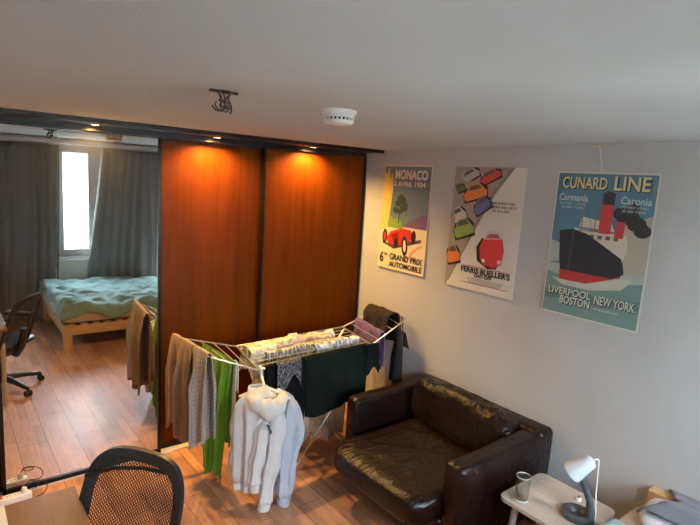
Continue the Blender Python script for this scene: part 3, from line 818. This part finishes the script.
def loft(mb, rings, n=48):
    """rings: list of (centre, axis1, axis2, fold amp, seed, fold n)"""
    P = []
    for k, (c_, a1, a2, fa, sd_, fn_) in enumerate(rings):
        row = []
        for j in range(n):
            t = 2 * PI * j / n
            f = 1 + fa * (math.sin(fn_ * t + sd_) + .6 * math.sin((fn_ + 3) * t - sd_ * 1.7) + .35 * noise.noise(V((math.cos(t) * 2, math.sin(t) * 2, k * .35 + sd_))))
            row.append(c_ + a1 * (math.cos(t) * f) + a2 * (math.sin(t) * f))
        P.append(row)
    return mb.grid(P, closed_v=True)
def sleeve(path, r0, r1, seed, mat, parent, cuff=True):
    """path of points from shoulder to wrist"""
    m = MB(); pts = [V(p) for p in path]; n = 16; rings = []
    for k in range(n + 1):
        t = k / n * (len(pts) - 1); i = min(int(t), len(pts) - 2); q = t - i
        p0 = pts[max(0, i - 1)]; p1 = pts[i]; p2 = pts[i + 1]; p3 = pts[min(len(pts) - 1, i + 2)]
        c_ = .5 * (2 * p1 + (p2 - p0) * q + (2 * p0 - 5 * p1 + 4 * p2 - p3) * q * q + (3 * p1 - p0 - 3 * p2 + p3) * q ** 3)
        s_ = k / n; r = (r0 + (r1 - r0) * s_ + .007 * math.sin(s_ * 17 + seed)) * min(1, .12 + math.sqrt(s_ / .16) * .88 if s_ < .16 else 1)
        rings.append((c_, ha * r * .85, hf * r * .8, .07 + .07 * s_, seed, 5))
    m.bm.faces.new(loft(m, rings, 28)[0])
    s_ = m.build('sleeve', mat, parent, True, solid=.004)
    if cuff:
        d = (pts[-1] - pts[-2]).normalized(); e = pts[-1]
        m = MB(); rr = r1 * .88
        loft(m, [(e - d * .012, ha * rr * 1.1, hf * rr * .9, .02, 1, 9), (e + d * .01, ha * rr, hf * rr * .85, .03, 1, 9), (e + d * .045, ha * rr * .95, hf * rr * .8, .03, 1, 9), (e + d * .055, ha * rr * .9, hf * rr * .75, .03, 1, 9), (e + d * .05, ha * rr * .7, hf * rr * .55, .03, 1, 9)], 28)
        cf = m.build('cuff', mat, s_, True); cf.matrix_parent_inverse = Matrix()
    return s_
def hoodie(label, mat, off, wid, top, bot, depth, seed, lean=0):
    f0, a0 = off
    o = thing('hoodie', H(a0, f0, bot), label, 'hoodie', None)
    m = MB(); rings = []
    zs = [0, .03, .07, .13, .22, .34, .48, .62, .76, .88, 1.0]
    ws = [.34, .62, .86, 1.0, 1.0, .95, .90, .86, .84, .84, .80]
    ds = [.45, .62, .78, .9, 1.0, 1.0, 1.0, 1.0, 1.0, 1.0, .92]
    for k, (z, w, d) in enumerate(zip(zs, ws, ds)):
        zz = top - (top - bot) * z
        rings.append((H(a0 + lean * z, f0 + .02 * z, zz) + V((0, 0, 0)), ha * (wid * w * HS), hf * depth * d, .05 + .15 * min(1, z * 1.6), seed, 7))
    loft(m, rings, 72)
    body = m.build('body', mat, o, True, solid=.004)
    # rib band at the hem
    m = MB(); c_ = H(a0 + lean, f0 + .02, bot)
    loft(m, [(c_ + V((0, 0, .005)), ha * (wid * .79 * HS), hf * depth * .9, .19, seed, 7), (c_ - V((0, 0, .045)), ha * (wid * .75 * HS), hf * depth * .85, .19, seed, 7), (c_ - V((0, 0, .055)), ha * (wid * .70 * HS), hf * depth * .75, .19, seed, 7)], 72)
    m.build('hem_band', mat, o, True, solid=.005)
    return o
# pale blue-grey hoodie behind, right; white one in front
hb = hoodie('pale blue-grey hoodie behind the white one, on the right', MT['hoodg'], (-.045, .105), .125, .735, .20, .050, 2.2, .03)
sleeve([H(.19, -.02, .70), H(.245, -.01, .58), H(.262, .0, .45), H(.225, .03, .30), H(.20, .05, .10), H(.195, .06, .055)], .068, .040, 1.3, MT['hoodg'], hb)
sleeve([H(.20, .01, .69), H(.20, .055, .55), H(.175, .075, .40), H(.165, .08, .22), H(.17, .085, .08)], .055, .042, 4.3, MT['hoodg'], hb)
hw = hoodie('white hoodie with a small dark chest mark, on the hanger', MT['hoodw'], (.03, -.035), .168, .765, .175, .080, .7, -.02)
sleeve([H(-.165, .0, .70), H(-.205, .01, .56), H(-.20, .02, .42), H(-.215, .02, .30), H(-.225, .02, .22)], .058, .036, 2.0, MT['hoodw'], hw, False)
sleeve([H(.10, .07, .70), H(.105, .115, .56), H(.085, .135, .40), H(.055, .145, .24), H(.03, .15, .085)], .062, .046, 3.1, MT['hoodw'], hw)
sleeve([H(.02, .09, .62), H(-.01, .12, .50), H(-.035, .13, .36), H(-.05, .13, .26), H(-.05, .13, .20)], .055, .042, 5.1, MT['hoodw'], hw)
# collar opening and the hood hanging forward
m = MB(); rings = []
for k in range(9):
    t = k / 8
    rings.append((H(-.055 + .02 * t, .012 + .03 * t, .79 - .045 * t), ha * (.058 + .022 * t), hf * (.034 + .03 * t), .06, 1.1, 3))
loft(m, rings, 36); m.build('collar', MT['hoodw'], hw, True, solid=.006)
hp = [H(-.115, .03, .755), H(-.10, .065, .735), H(-.055, .095, .715), H(.0, .115, .705), H(.055, .122, .70), (H(.105, .105, .70)), H(.135, .06, .71), H(.14, .01, .725), H(.10, -.03, .75)]
hp = crom(hp, 36)
m = MB(); m.tube(hp, [.012 + .040 * math.sin(PI * (k / 36) ** .85) ** .8 + .004 * math.sin(k * .9) for k in range(37)], 22)
for v in m.bm.verts: v.co += noise.noise_vector(v.co * 22) * .009; v.co.z -= .018 * max(0, (v.co - HC_).dot(hf) - .09) / .05
m.build('hood', MT['hoodw'], hw)
m = MB(); m.cushion(H(.055, .105, .655), (.062, .036, .060), .8, .9, 24, 40, .016, 20, 3, Matrix((ha, hf, (0, 0, 1))).transposed())
m.build('hood_tip', MT['hoodw'], hw)
MB().tube([H(-.03, .10, .70), H(-.035, .118, .65), H(-.04, .125, .60)], .004, 6).build('drawstring', MT['hoodw'], hw)
m = MB()
fz = .165
zz = [(-.022, .03), (-.004, .018), (-.012, .026), (.004, .006), (-.006, .0), (.014, -.012), (.006, -.03), (.018, -.022)]
m.tube([H(.045 + a, fz + .0, .575 + b) for a, b in zz], .0055, 6)
m.build('chest_mark', flat('mark_dark', (.03, .06, .05), .8), hw)

# ------------------------------------------------------------------ leather armchair
sf = thing('leather_armchair', (2.5, 2.15, 0), 'wide dark brown leather armchair against the grey wall', 'armchair')
le = MT['leather']
def rbox(a, b, bev, seg=5): return MB().box((V(a) + V(b)) / 2, [abs(q) for q in (V(b) - V(a))], bev, None, seg)
def puff(o, st=.01, sc_=3.2, seed=0):
    sub = bmesh.new(); sub.from_mesh(o.data)
    bmesh.ops.subdivide_edges(sub, edges=[e for e in sub.edges if e.calc_length() > .08], cuts=5, use_grid_fill=True)
    for v in sub.verts:
        d = noise.noise_vector(v.co * sc_ + V((seed, 0, seed))) * st
        v.co += d
    sub.to_mesh(o.data); sub.free()
    for p_ in o.data.polygons: p_.use_smooth = True
    return o
puff(rbox((2.10, 1.70, .075), (2.98, 2.60, .27), .03).build('base', le, sf), .006)
puff(rbox((2.20, 2.585, .06), (2.96, 2.705, .615), .035).build('armrest', le, sf), .009, 3.5, 1)
puff(rbox((2.12, 1.585, .06), (2.96, 1.725, .615), .035).build('armrest', le, sf), .009, 3.5, 2)
puff(rbox((2.86, 1.585, .06), (3.02, 2.715, .632), .04).build('backrest', le, sf), .008, 3, 3)
m = MB(); m.cushion((2.365, 2.125, .325), (.455, .415, .098), .30, .45, 40, 84, .012, 6, 4)
m.build('seat_cushion', le, sf)
tilt = Matrix.Rotation(math.radians(14), 3, 'Y')
m = MB(); m.cushion((2.785, 2.15, .53), (.115, .425, .165), .42, .55, 44, 96, .030, 9, 9, tilt)
m.build('back_cushion', le, sf)
m = MB()
pp = []
for k in range(60):
    th = 2 * PI * k / 60; sg = lambda x, p_: math.copysign(abs(x) ** p_, x)
    pp.append((2.33 + .468 * sg(math.cos(th), .22), 2.155 + .418 * sg(math.sin(th), .22), .372))
for x, y in ((2.15, 1.64), (2.24, 2.64), (2.93, 1.64), (2.93, 2.66)):
    MB().lathe([(0, 0), (.022, 0), (.027, .08), (0, .08)], (x, y, 0), 16).build('foot', MT['foot'], sf)

# ------------------------------------------------------------------ side table, lamp, glass
TZ = .45
tb = thing('side_table', (2.55, 1.28, 0), 'small pale wooden side table beside the leather armchair', 'side table')
def rrect(x0, y0, x1, y1, r, z, n=7):
    pts = []
    for cx, cy, a0 in ((x1 - r, y1 - r, 0), (x0 + r, y1 - r, 90), (x0 + r, y0 + r, 180), (x1 - r, y0 + r, 270)):
        for k in range(n + 1):
            a = math.radians(a0 + 90 * k / n); pts.append((cx + r * math.cos(a), cy + r * math.sin(a), z))
    return pts
TT = (2.335, 1.055, 2.765, 1.505)
MB().prism(rrect(*TT, .045, TZ - .020), (0, 0, .020)).build('table_top', MT['ash'], tb, False)
for x, y, sx, sy in ((2.41, 1.13, -1, -1), (2.41, 1.43, -1, 1), (2.69, 1.43, 1, 1), (2.69, 1.13, 1, -1)):
    MB().tube([(x, y, TZ - .02), (x + sx * .03, y + sy * .03 * (1 if sy > 0 else .3), 0.0)], [.021, .014], 14).build('leg', MT['ash'], tb)
gx, gy = 2.405, 1.405
gl = thing('drinking_glass', (gx, gy, TZ), 'clear tumbler with a little water on the side table', 'glass')
gm = glass_mat('clear_glass', .07)
wm = glass_mat('water', .05)
MB().lathe([(0, .0005), (.034, .0005), (.0355, .004), (.038, .140), (.0372, .1415), (.036, .140), (.0335, .014), (0, .012)], (gx, gy, TZ), 36).build('tumbler', gm, gl)
em, et, ep = nt('glass_edge_highlight')  # whitish colour paints bright edge highlights on the tumbler's top and base
ep.inputs['Base Color'].default_value = (.75, .78, .78, 1); ep.inputs['Roughness'].default_value = .08; ep.inputs['Alpha'].default_value = .55
MB().lathe([(.0355, .139), (.0385, .139), (.0388, .1415), (.0372, .1435), (.0357, .1415), (.0355, .139)], (gx, gy, TZ), 36).build('rim_highlight', em, gl)
MB().lathe([(.0338, .004), (.0362, .004), (.0366, .011), (.0338, .012), (.0338, .004)], (gx, gy, TZ), 36).build('base_highlight', em, gl)
MB().lathe([(0, .0128), (.0325, .0148), (.0340, .052), (0, .052)], (gx, gy, TZ), 36).build('water', wm, gl)
lx, ly = 2.545, 1.160
lp = thing('desk_lamp', (lx, ly, TZ), 'small lamp with white cone shade and dark grey ring base on the side table', 'lamp')
MB().lathe([(.030, .001), (.074, .001), (.081, .010), (.078, .024), (.066, .031), (.050, .030), (.034, .020), (.028, .008), (.030, .001)], (lx - .012, ly + .0, TZ), 40).build('base', MT['lampg'], lp)
MB().lathe([(0, .001), (.031, .001), (.031, .007), (0, .007)], (lx - .015, ly, TZ), 30).build('base_well', MT['lampg'], lp)
SA = V((2.412, 1.155, .742)); SB = V((2.432, 1.083, .823))      # shade axis: mouth -> cap
arm = [V((lx - .010, ly - .062, TZ + .004)), V((lx - .014, ly - .068, TZ + .06)), V((lx - .035, ly - .066, TZ + .13)), V((lx - .075, ly - .058, TZ + .20)), SB.lerp(SA, .50) + V((.006, .004, -.036))]
MB().tube(arm, [.028, .023, .017, .016, .020], 16).build('stem', MT['lampg'], lp)
ax = axis_to(SB - SA); L_ = (SB - SA).length
sh = MB().lathe([(.054, 0), (.055, .001), (.033, L_), (.030, L_ + .004), (.027, L_ + .004), (.031, L_ - .004), (.051, .001), (.054, 0)], SA, 36, ax).build('lamp_shade', MT['lampw'], lp)
e = MB().lathe([(0, L_ + .014), (.020, L_ + .012), (.026, L_ + .006), (.028, L_ - .004), (0, L_ - .004)], SA, 28, ax).build('cap', MT['lampw'], lp)
MB().cushion(SA.lerp(SB, .38), (.024, .024, .024), 1, 1, 12, 18).build('bulb', MT['lampw'], lp)
cap = SB + (SB - SA).normalized() * .012
e_ = V((lx + .012, ly - .085, TZ + .004))
MB().tube(crom_([cap, cap + V((.012, -.018, .012)), cap + V((.030, -.018, -.015)), cap.lerp(e_, .30) + V((.026, -.008, 0)), cap.lerp(e_, .55) + V((.014, -.004, 0)), cap.lerp(e_, .85) + V((.012, 0, 0)), e_], 40), .0034, 8).build('cord', MT['wplastic'], lp)
cs = thing('bottle_cap', (2.69, 1.24, TZ), 'tiny pale plastic cap behind the lamp on the side table', 'cap')
MB().lathe([(0, 0), (.014, 0), (.015, .016), (.013, .02), (0, .02)], (2.675, 1.225, TZ), 20).build('cap_shell', MT['smoke'], cs)
MB().lathe([(0, 0), (.008, 0), (.008, .006), (0, .006)], (2.675, 1.225, TZ + .02), 16).build('cap_knob', flat('cap_dark', (.15, .13, .12), .5), cs)

# ------------------------------------------------------------------ bed at the window wall
bd = thing('pine_bed', (2.0, .3, 0), 'low pine slatted bed along the window wall, seen in the mirror', 'bed')
BX0, BX1, BY0, BY1 = 1.045, 3.0, -.44, .985
MB().span((BX0 + .086, BY1 - .03, .19), (BX1, BY1 - .001, .30), .004).build('side_rail', MT['pine'], bd)
MB().span((BX0 + .086, BY0 + .001, .19), (BX1, BY0 + .03, .30), .004).build('side_rail', MT['pine'], bd)
MB().span((BX0 + .002, BY0 + .086, .19), (BX0 + .03, BY1 - .086, .30), .004).build('foot_rail', MT['pinev'], bd)
for x, y in ((BX0, BY1 - .085), (BX0, BY0), (BX1 - .09, BY0), (BX1 - .09, BY1 - .085), ((BX0 + BX1) / 2 - .04, BY1 - .085)):
    MB().span((x, y, 0), (x + .085, y + .085, .19 if abs(x - BX0) > .1 else .30), .005).build('leg', MT['pinev'], bd)
for k in range(15):
    x = BX0 + .05 + k * .125
    MB().span((x, BY0 + .01, .302), (x + .07, BY1 - .005, .322), .003).build('slat', MT['pinev'], bd)
MB().span((2.975, BY0, .20), (3.045, 1.0, .535), .006).build('headboard', MT['pine'], bd)
m = MB(); m.cushion((1.995, .30, .405), (.985, .72, .083), .12, .3, 22, 90); mt = m.build('mattress', MT['mattress'], bd)
def duvet():
    m = MB(); P = []
    x0, x1, y0, y1, top, dropz = 1.03, 2.58, -.42, 1.03, .535, .15
    nx, ny = 110, 96
    for i in range(nx + 1):
        row = []
        for j in range(ny + 1):
            u = (x1 - x0 + .13 + .03 * math.sin(j * .13)) * i / nx; v = (y1 - y0 + .10 + .035 * math.sin(i * .21) + .03 * noise.noise(V((i * .12, 0, 3)))) * j / ny
            # arc-length unrolling over the left and front edges
            def fold(s_, L):      # s_ beyond edge -> (horizontal, drop)
                r = .06
                if s_ <= L - r: return s_, 0
                q = (s_ - (L - r))
                if q < r * PI / 2: return L - r + r * math.sin(q / r), r - r * math.cos(q / r)
                return L + .02 * math.sin((q - r * PI / 2) * 9), r + (q - r * PI / 2)
            xx, dx_ = fold(u, x1 - x0); X = x1 - xx
            yy, dy_ = fold(v, y1 - y0); Y = y0 + yy
            z = top - max(dx_, dy_) - .25 * min(dx_, dy_)
            q = V((X * 3.4, Y * 4.5, 1.3))
            wr = .036 * noise.fractal(q, 1.0, 2.1, 5) + .030 * (abs(noise.noise(V((X * 4.5, Y * 10, 7)))) * 2 - .5) + .010 * math.sin(14 * Y + 5 * noise.noise(V((X * 2.2, Y * 1.5, 0))) * 2)
            hump = .03 * math.exp(-((X - 1.09) ** 2) / .02)
            wr *= 1 - .75 * max(0, min(1, (X - 2.15) / .3)); z -= .03 * max(0, min(1, (X - 2.2) / .35)); z += (wr + hump) * (1 if max(dx_, dy_) < .05 else .4) 
            side = .022 * math.sin(9 * X + 5 * noise.noise(V((X * 3, z * 5, 2)))) * min(1, dy_ / .06)
            side2 = .016 * math.sin(9 * Y) * min(1, dx_ / .06)
            row.append((X - side2, Y + side, z))
        P.append(row)
    m.grid(P)
    return m
o = duvet().build('duvet', MT['duvet'], smooth=True, solid=.02)
tag(o, 'rumpled teal duvet spread over the pine bed', 'duvet')
rz = Matrix.Rotation(.15, 3, 'Z')
m = MB(); m.cushion((2.80, .71, .535), (.155, .23, .055), .5, .8, 20, 44, .012, 6, 2, rz)
tag(m.build('pillow', MT['pillow']), 'pale lilac pillow at the head of the pine bed', 'pillow')
m = MB(); m.cushion((2.72, .08, .55), (.18, .30, .07), .5, .8, 20, 44, .012, 6, 5)
tag(m.build('pillow', MT['pillow']), 'pale pillow nearer the window on the pine bed', 'pillow')
P = []
for i in range(41):
    y = .93 - .85 * i / 40; row = []
    prof = [(2.66, .595), (2.70, .607), (2.76, .615), (2.82, .605), (2.88, .58), (2.93, .565), (2.965, .556), (3.01, .551), (3.043, .55)]
    for j in range(33):
        t = j / 32 * (len(prof) - 1); a = min(int(t), len(prof) - 2); q = t - a
        x = prof[a][0] * (1 - q) + prof[a + 1][0] * q; z = prof[a][1] * (1 - q) + prof[a + 1][1] * q
        w = .016 * noise.noise(V((x * 9, y * 6, 4)))
        lim = .93 - .07 * math.sin(j / 32 * 3.0) 
        yy = lim - .85 * i / 40
        e_ = max(0, .045 - .85 * i / 40) / .045
        row.append((x, yy, z + abs(w) - (.04 * e_ * e_ if x < 2.95 else 0)))
    P.append(row)
m = MB(); m.grid(P)
tag(m.build('blanket', MT['blanket'], smooth=True, solid=.012), 'dark grey blanket thrown over the headboard and pillow', 'blanket')

# radiator under window 1
rd = thing('radiator', (1.44, YW + .07, .18), 'white panel radiator under the window behind the bed', 'radiator')
m = MB(); m.span((1.17, YW + .045, .2), (1.635, YW + .075, .795), .006); m.build('panel', MT['rad'], rd)
m = MB()
for k in range(14): m.span((1.185 + k * .032, YW + .073, .235), (1.185 + k * .032 + .016, YW + .082, .77), .003)
m.build('ridges', MT['rad'], rd)
MB().span((1.165, YW + .01, .795), (1.64, YW + .085, .81), .003).build('top_grille', MT['whiteg'], rd)
MB().bar((1.68, YW + .05, .68), (1.635, YW + .05, .68), .012).build('pipe', MT['steel'], rd)
MB().lathe([(0, 0), (.02, 0), (.022, .05), (.016, .06), (0, .06)], (1.685, YW + .05, .68), 16).build('valve', MT['wplastic'], rd)
MB().bar((1.685, YW + .05, 0), (1.685, YW + .05, .68), .008).build('pipe', MT['white'], rd)

# curtains
def curtain(x0t, x1t, x0b, x1b, y, label, seed, npl, curve=0):
    o = thing('curtain', ((x0t + x1t) / 2, y, 0.02), label, 'curtain')
    P = []
    nx = npl * 12
    for i in range(nx + 1):
        u = i / nx; row = []
        for j in range(31):
            t = j / 30; z = 2.325 - (2.325 - .03) * t
            s_ = t ** 1.4 if not curve else min(1, t / .72) ** 1.2
            a = x0t + (x0b - x0t) * s_; b = x1t + (x1b - x1t) * s_
            amp = .028 * (.75 + .35 * math.sin(u * 9 + seed))
            yy = y + amp * math.sin(2 * PI * npl * u + .5 * noise.noise(V((u * 4, t * 1.5, seed))) * 3) + .012 * noise.noise(V((u * 8, t * 3, seed)))
            row.append((a + (b - a) * u, yy, z))
        P.append(row)
    m = MB(); m.grid(P); m.build('drape', MT['curtain'], o, True, solid=.003)
    m = MB()
    for k in range(npl):
        m.bar((x0t + (x1t - x0t) * (k + .5) / npl, y, 2.32), (x0t + (x1t - x0t) * (k + .5) / npl, y, 2.345), .004, 6)
    m.build('hooks', MT['wplastic'], o)
    return o
curtain(.54, 1.29, .53, 1.23, -.50, 'long grey curtain left of the mirrored window, beside the office chair', 1, 7)
curtain(1.80, 2.57, 1.60, 2.55, -.50, 'long grey curtain right of the mirrored window, pulled over the radiator', 2.2, 7, 1)
cr = tag(MB().span((XL, YW + .03, 2.345), (XR, YW + .16, 2.40), .004).build('trim_1', MT['white']), kind='structure')

# ------------------------------------------------------------------ desk, paper, office chair, power strip
dk = thing('desk', (0.02, 1.75, 0), 'wooden desk with tan veneer top at the left of the picture', 'desk')
MB().span((-.40, 1.19, .70), (.412, 2.33, .722), .003).build('desk_top', MT['oak'], dk)
for x, y in ((.385, 2.17), (.385, 1.28), (-.36, 2.25), (-.36, 1.28)):
    MB().tube([(x, y, .70), (x, y, 0)], [.022, .014], 14).build('leg', MT['ash'], dk)
MB().span((-.20, 1.35, .60), (.20, 1.75, .70), .004).build('drawer', MT['whiteg'], dk)
pa = tag(MB().span((-.20, 2.03, .7225), (.155, 2.325, .7245)).build('paper_sheet', MT['wpaper'], smooth=False), 'white paper lying on the left part of the desk', 'paper')

CC = V((.40, 1.79, 0)); cb = V((math.sin(.9), math.cos(.9), 0)); cl = V((cb.y, -cb.x, 0))
ch = thing('office_chair', CC, 'black mesh-backed office chair on castors in front of the desk', 'office chair')
bk_b = V((math.sin(.96), math.cos(.96), 0)); bk_l = V((bk_b.y, -bk_b.x, 0)); BK_C = V((.559, 2.034, 0))
def BK(s_, t, out=0):
    """point on the curved back: s sideways in metres, t 0..1 upwards"""
    h = .268 * (2 * t - 1)
    p = BK_C + bk_b * (.332 * h - .549 * s_ * s_ + out) + bk_l * s_
    p.z = .672 + h - .2 * s_ * s_
    return p
def outl(k, n, sc_, shr=0):
    th = 2 * PI * k / n; sg = lambda x, p_: math.copysign(abs(x) ** p_, x)
    t = .5 + (.5 - shr) * sg(math.sin(th), .5)
    W = .237 - shr * .5
    return W * sg(math.cos(th), .5), t
N = 72
rings = []
for k in range(N):
    a, b = outl(k, N, 1); c_, d = outl(k, N, 1, .085)
    if True:
        rings.append([BK(a, b, -.012), BK(a, b, .012), BK(a * .5 + c_ * .5, b * .5 + d * .5, .016), BK(c_, d, .006), BK(c_, d, -.006), BK(a * .5 + c_ * .5, b * .5 + d * .5, -.016)])
m = MB(); m.grid(rings, True, True); m.build('back_frame', MT['plastic'], ch)
m = MB(); P = []
for i in range(25):
    row = []
    q = i / 24
    for j in range(25):
        w = j / 24; a_ = 2 * q - 1; b_ = 2 * w - 1
        # square to superellipse
        th = math.atan2(b_, a_); R_ = max(abs(a_), abs(b_)); sg = lambda x, p_: math.copysign(abs(x) ** p_, x)
        t1 = .5 + (.5 - .075) * sg(math.sin(th), .5); W1_ = .237 - .075 * .5; s1_ = W1_ * sg(math.cos(th), .5)
        row.append(BK(s1_ * R_, .5 + (t1 - .5) * R_, 0))
    P.append(row)
vv = m.grid(P)
for f in m.bm.faces:
    for l in f.loops:
        r_ = l.vert.co - CC
        l[m.uv].uv = (r_.dot(bk_l) * 2.0 + .5, r_.z * 1.6)
m.build('back_mesh', MT['weave'], ch)
MB().tube([BK(-.22, .80, -.03), BK(-.12, .84, .0), BK(0, .86, .012), BK(.12, .88, .012)], .008, 8).build('back_crossbar', MT['plastic'], ch)
MB().tube([BK(0, .42, .02), BK(0, .12, .04), BK(0, -.02, .02), CC + cb * .05 + V((0, 0, .40))], [.03, .032, .034, .04], 12).build('back_support', MT['plastic'], ch)
m = MB(); m.cushion(CC + V((0, 0, .455)) - cb * .03, (.25, .24, .035), .4, .7, 16, 48, 0, 1, 0, Matrix((cl, cb, (0, 0, 1))).transposed())
m.build('seat', MT['plastic'], ch)
for s_ in (-1, 1):
    a = MB().tube([CC + cl * s_ * .2 + cb * .08 + V((0, 0, .42)), CC + cl * s_ * .28 + cb * .08 + V((0, 0, .46)), CC + cl * s_ * .285 + cb * .09 + V((0, 0, .64))], .017, 10).build('armrest', MT['plastic'], ch)
    b = MB().box(CC + cl * s_ * .28 + cb * .0 + V((0, 0, .655)), (.09, .25, .03), .012, Matrix((cl, cb, (0, 0, 1))).transposed()).build('arm_pad', MT['rubber'], a); b.matrix_parent_inverse = Matrix()
MB().tube([CC + V((0, 0, .08)), CC + V((0, 0, .22)), CC + V((0, 0, .22)), CC + V((0, 0, .42))], [.03, .03, .018, .018], 16).build('column', MT['plastic'], ch)
for k in range(5):
    a = math.radians(-13 + 72 * k); d = V((math.cos(a), math.sin(a), 0)); sd_ = V((-d.y, d.x, 0))
    l_ = MB().tube([CC + V((0, 0, .115)), CC + d * .15 + V((0, 0, .105)), CC + d * .325 + V((0, 0, .075))], [.032, .026, .017], 10).build('base_leg', MT['plastic'], ch)
    m = MB()
    for s_ in (-1, 1):
        m.lathe([(0, -.009), (.026, -.009), (.029, 0), (.026, .009), (0, .009)], CC + d * .325 + sd_ * s_ * .017 + V((0, 0, .030)), 18, axis_to(sd_))
    m.bar(CC + d * .325 + V((0, 0, .03)), CC + d * .325 + V((0, 0, .08)), .009)
    cs_ = m.build('castor', MT['rubber'], l_); cs_.matrix_parent_inverse = Matrix()

ps = thing('power_strip', (.25, 3.56, 0), 'white power strip with red switch on the floor at the mirror', 'power strip')
MB().span((.09, 3.535, 0), (.385, 3.588, .045), .006).build('body', MT['wplastic'], ps)
for x in (.262, .304, .345):
    s_ = MB().lathe([(.0, .0), (.021, .0), (.021, .0025), (.018, .0025), (.017, .001), (0, .001)], (x, 3.5615, .0452), 24).build('socket', MT['wplastic'], ps)
    m = MB()
    for q in (-.008, .008): m.lathe([(0, .0012), (.0035, .0012), (.0035, .003), (0, .003)], (x + q, 3.5615, .045), 8)
    e = m.build('socket_hole', MT['slot'], s_); e.matrix_parent_inverse = Matrix()
MB().box((.215, 3.5615, .047), (.03, .02, .008), .002).build('switch', MT['red'], ps)
pg = thing('power_plug', (.345, 3.56, .045), 'white plug with thin black cable in the power strip', 'plug')
MB().lathe([(0, .0), (.016, .0), (.017, .022), (.011, .036), (0, .038)], (.345, 3.5615, .0458), 18).build('plug_body', MT['wplastic'], pg)
pts = []
for k in range(34):
    t = k / 33
    pts.append(V((.345 + .10 * t ** .6 + .045 * math.sin(t * 11), 3.56 + .018 * math.cos(t * 9) - .01, .08 + .06 * math.sin(t * PI) * (1 - .4 * t) + .028 * math.cos(t * 11) - .085 * t)))
pts[0] = V((.345, 3.5615, .083))
for q in pts: q.z = max(.004, q.z); q.y = min(q.y, 3.592)
MB().tube(pts, .0026, 6).build('cable', MT['rubber'], pg)

# ------------------------------------------------------------------ nested children: keep world place
bpy.context.view_layer.update()
for o in list(sc.objects):
    if o.parent and o.parent.parent:
        o.matrix_parent_inverse = Matrix.Identity(4)
        # parent (a part) carries the thing's inverse, so its local frame is already world
# ------------------------------------------------------------------ light
w = bpy.data.worlds.new('overcast'); sc.world = w; w.use_nodes = True
t = w.node_tree; bg = t.nodes['Background']
tc = t.nodes.new('ShaderNodeTexCoord'); sx = t.nodes.new('ShaderNodeSeparateXYZ'); t.links.new(tc.outputs['Generated'], sx.inputs[0])
t.links.new(ramp(t, sx.outputs[2], [(.0, (.80, .87, .95)), (.6, (.72, .83, 1.0))]), bg.inputs['Color'])
bg.inputs['Strength'].default_value = 92
for (a, b, z0, z1) in (W1, W2_added, W3_added):
    L = bpy.data.lights.new('window_portal', 'AREA'); L.shape = 'RECTANGLE'; L.size = b - a; L.size_y = z1 - z0; L.cycles.is_portal = True
    lo = bpy.data.objects.new('window_portal', L); COL.objects.link(lo); lo.location = ((a + b) / 2, YW - .13, (z0 + z1) / 2); lo.rotation_euler = (PI / 2, 0, 0)

# ------------------------------------------------------------------ camera
yaw, pit, rol = map(math.radians, (38.64835676, 8.93074495, 3.46380037))
fw = V((math.sin(yaw) * math.cos(pit), math.cos(yaw) * math.cos(pit), -math.sin(pit)))
rt = V((math.cos(yaw), -math.sin(yaw), 0)); up = rt.cross(fw)
r2 = rt * math.cos(rol) + up * math.sin(rol); u2 = -rt * math.sin(rol) + up * math.cos(rol)
cam = bpy.data.cameras.new('camera'); cam.sensor_width = 36; cam.lens = 522.14 / 700 * 36; cam.clip_start = .02
co = bpy.data.objects.new('camera', cam); COL.objects.link(co)
mw = Matrix((r2, u2, -fw)).transposed().to_4x4(); mw.translation = V((0, 0, 2.1)); co.matrix_world = mw
sc.camera = co
vs = sc.view_settings
sc.display_settings.display_device = 'sRGB'
vs.view_transform = 'Standard'; vs.look = 'None'; vs.exposure = 0.0; vs.gamma = 1; vs.use_curve_mapping = False
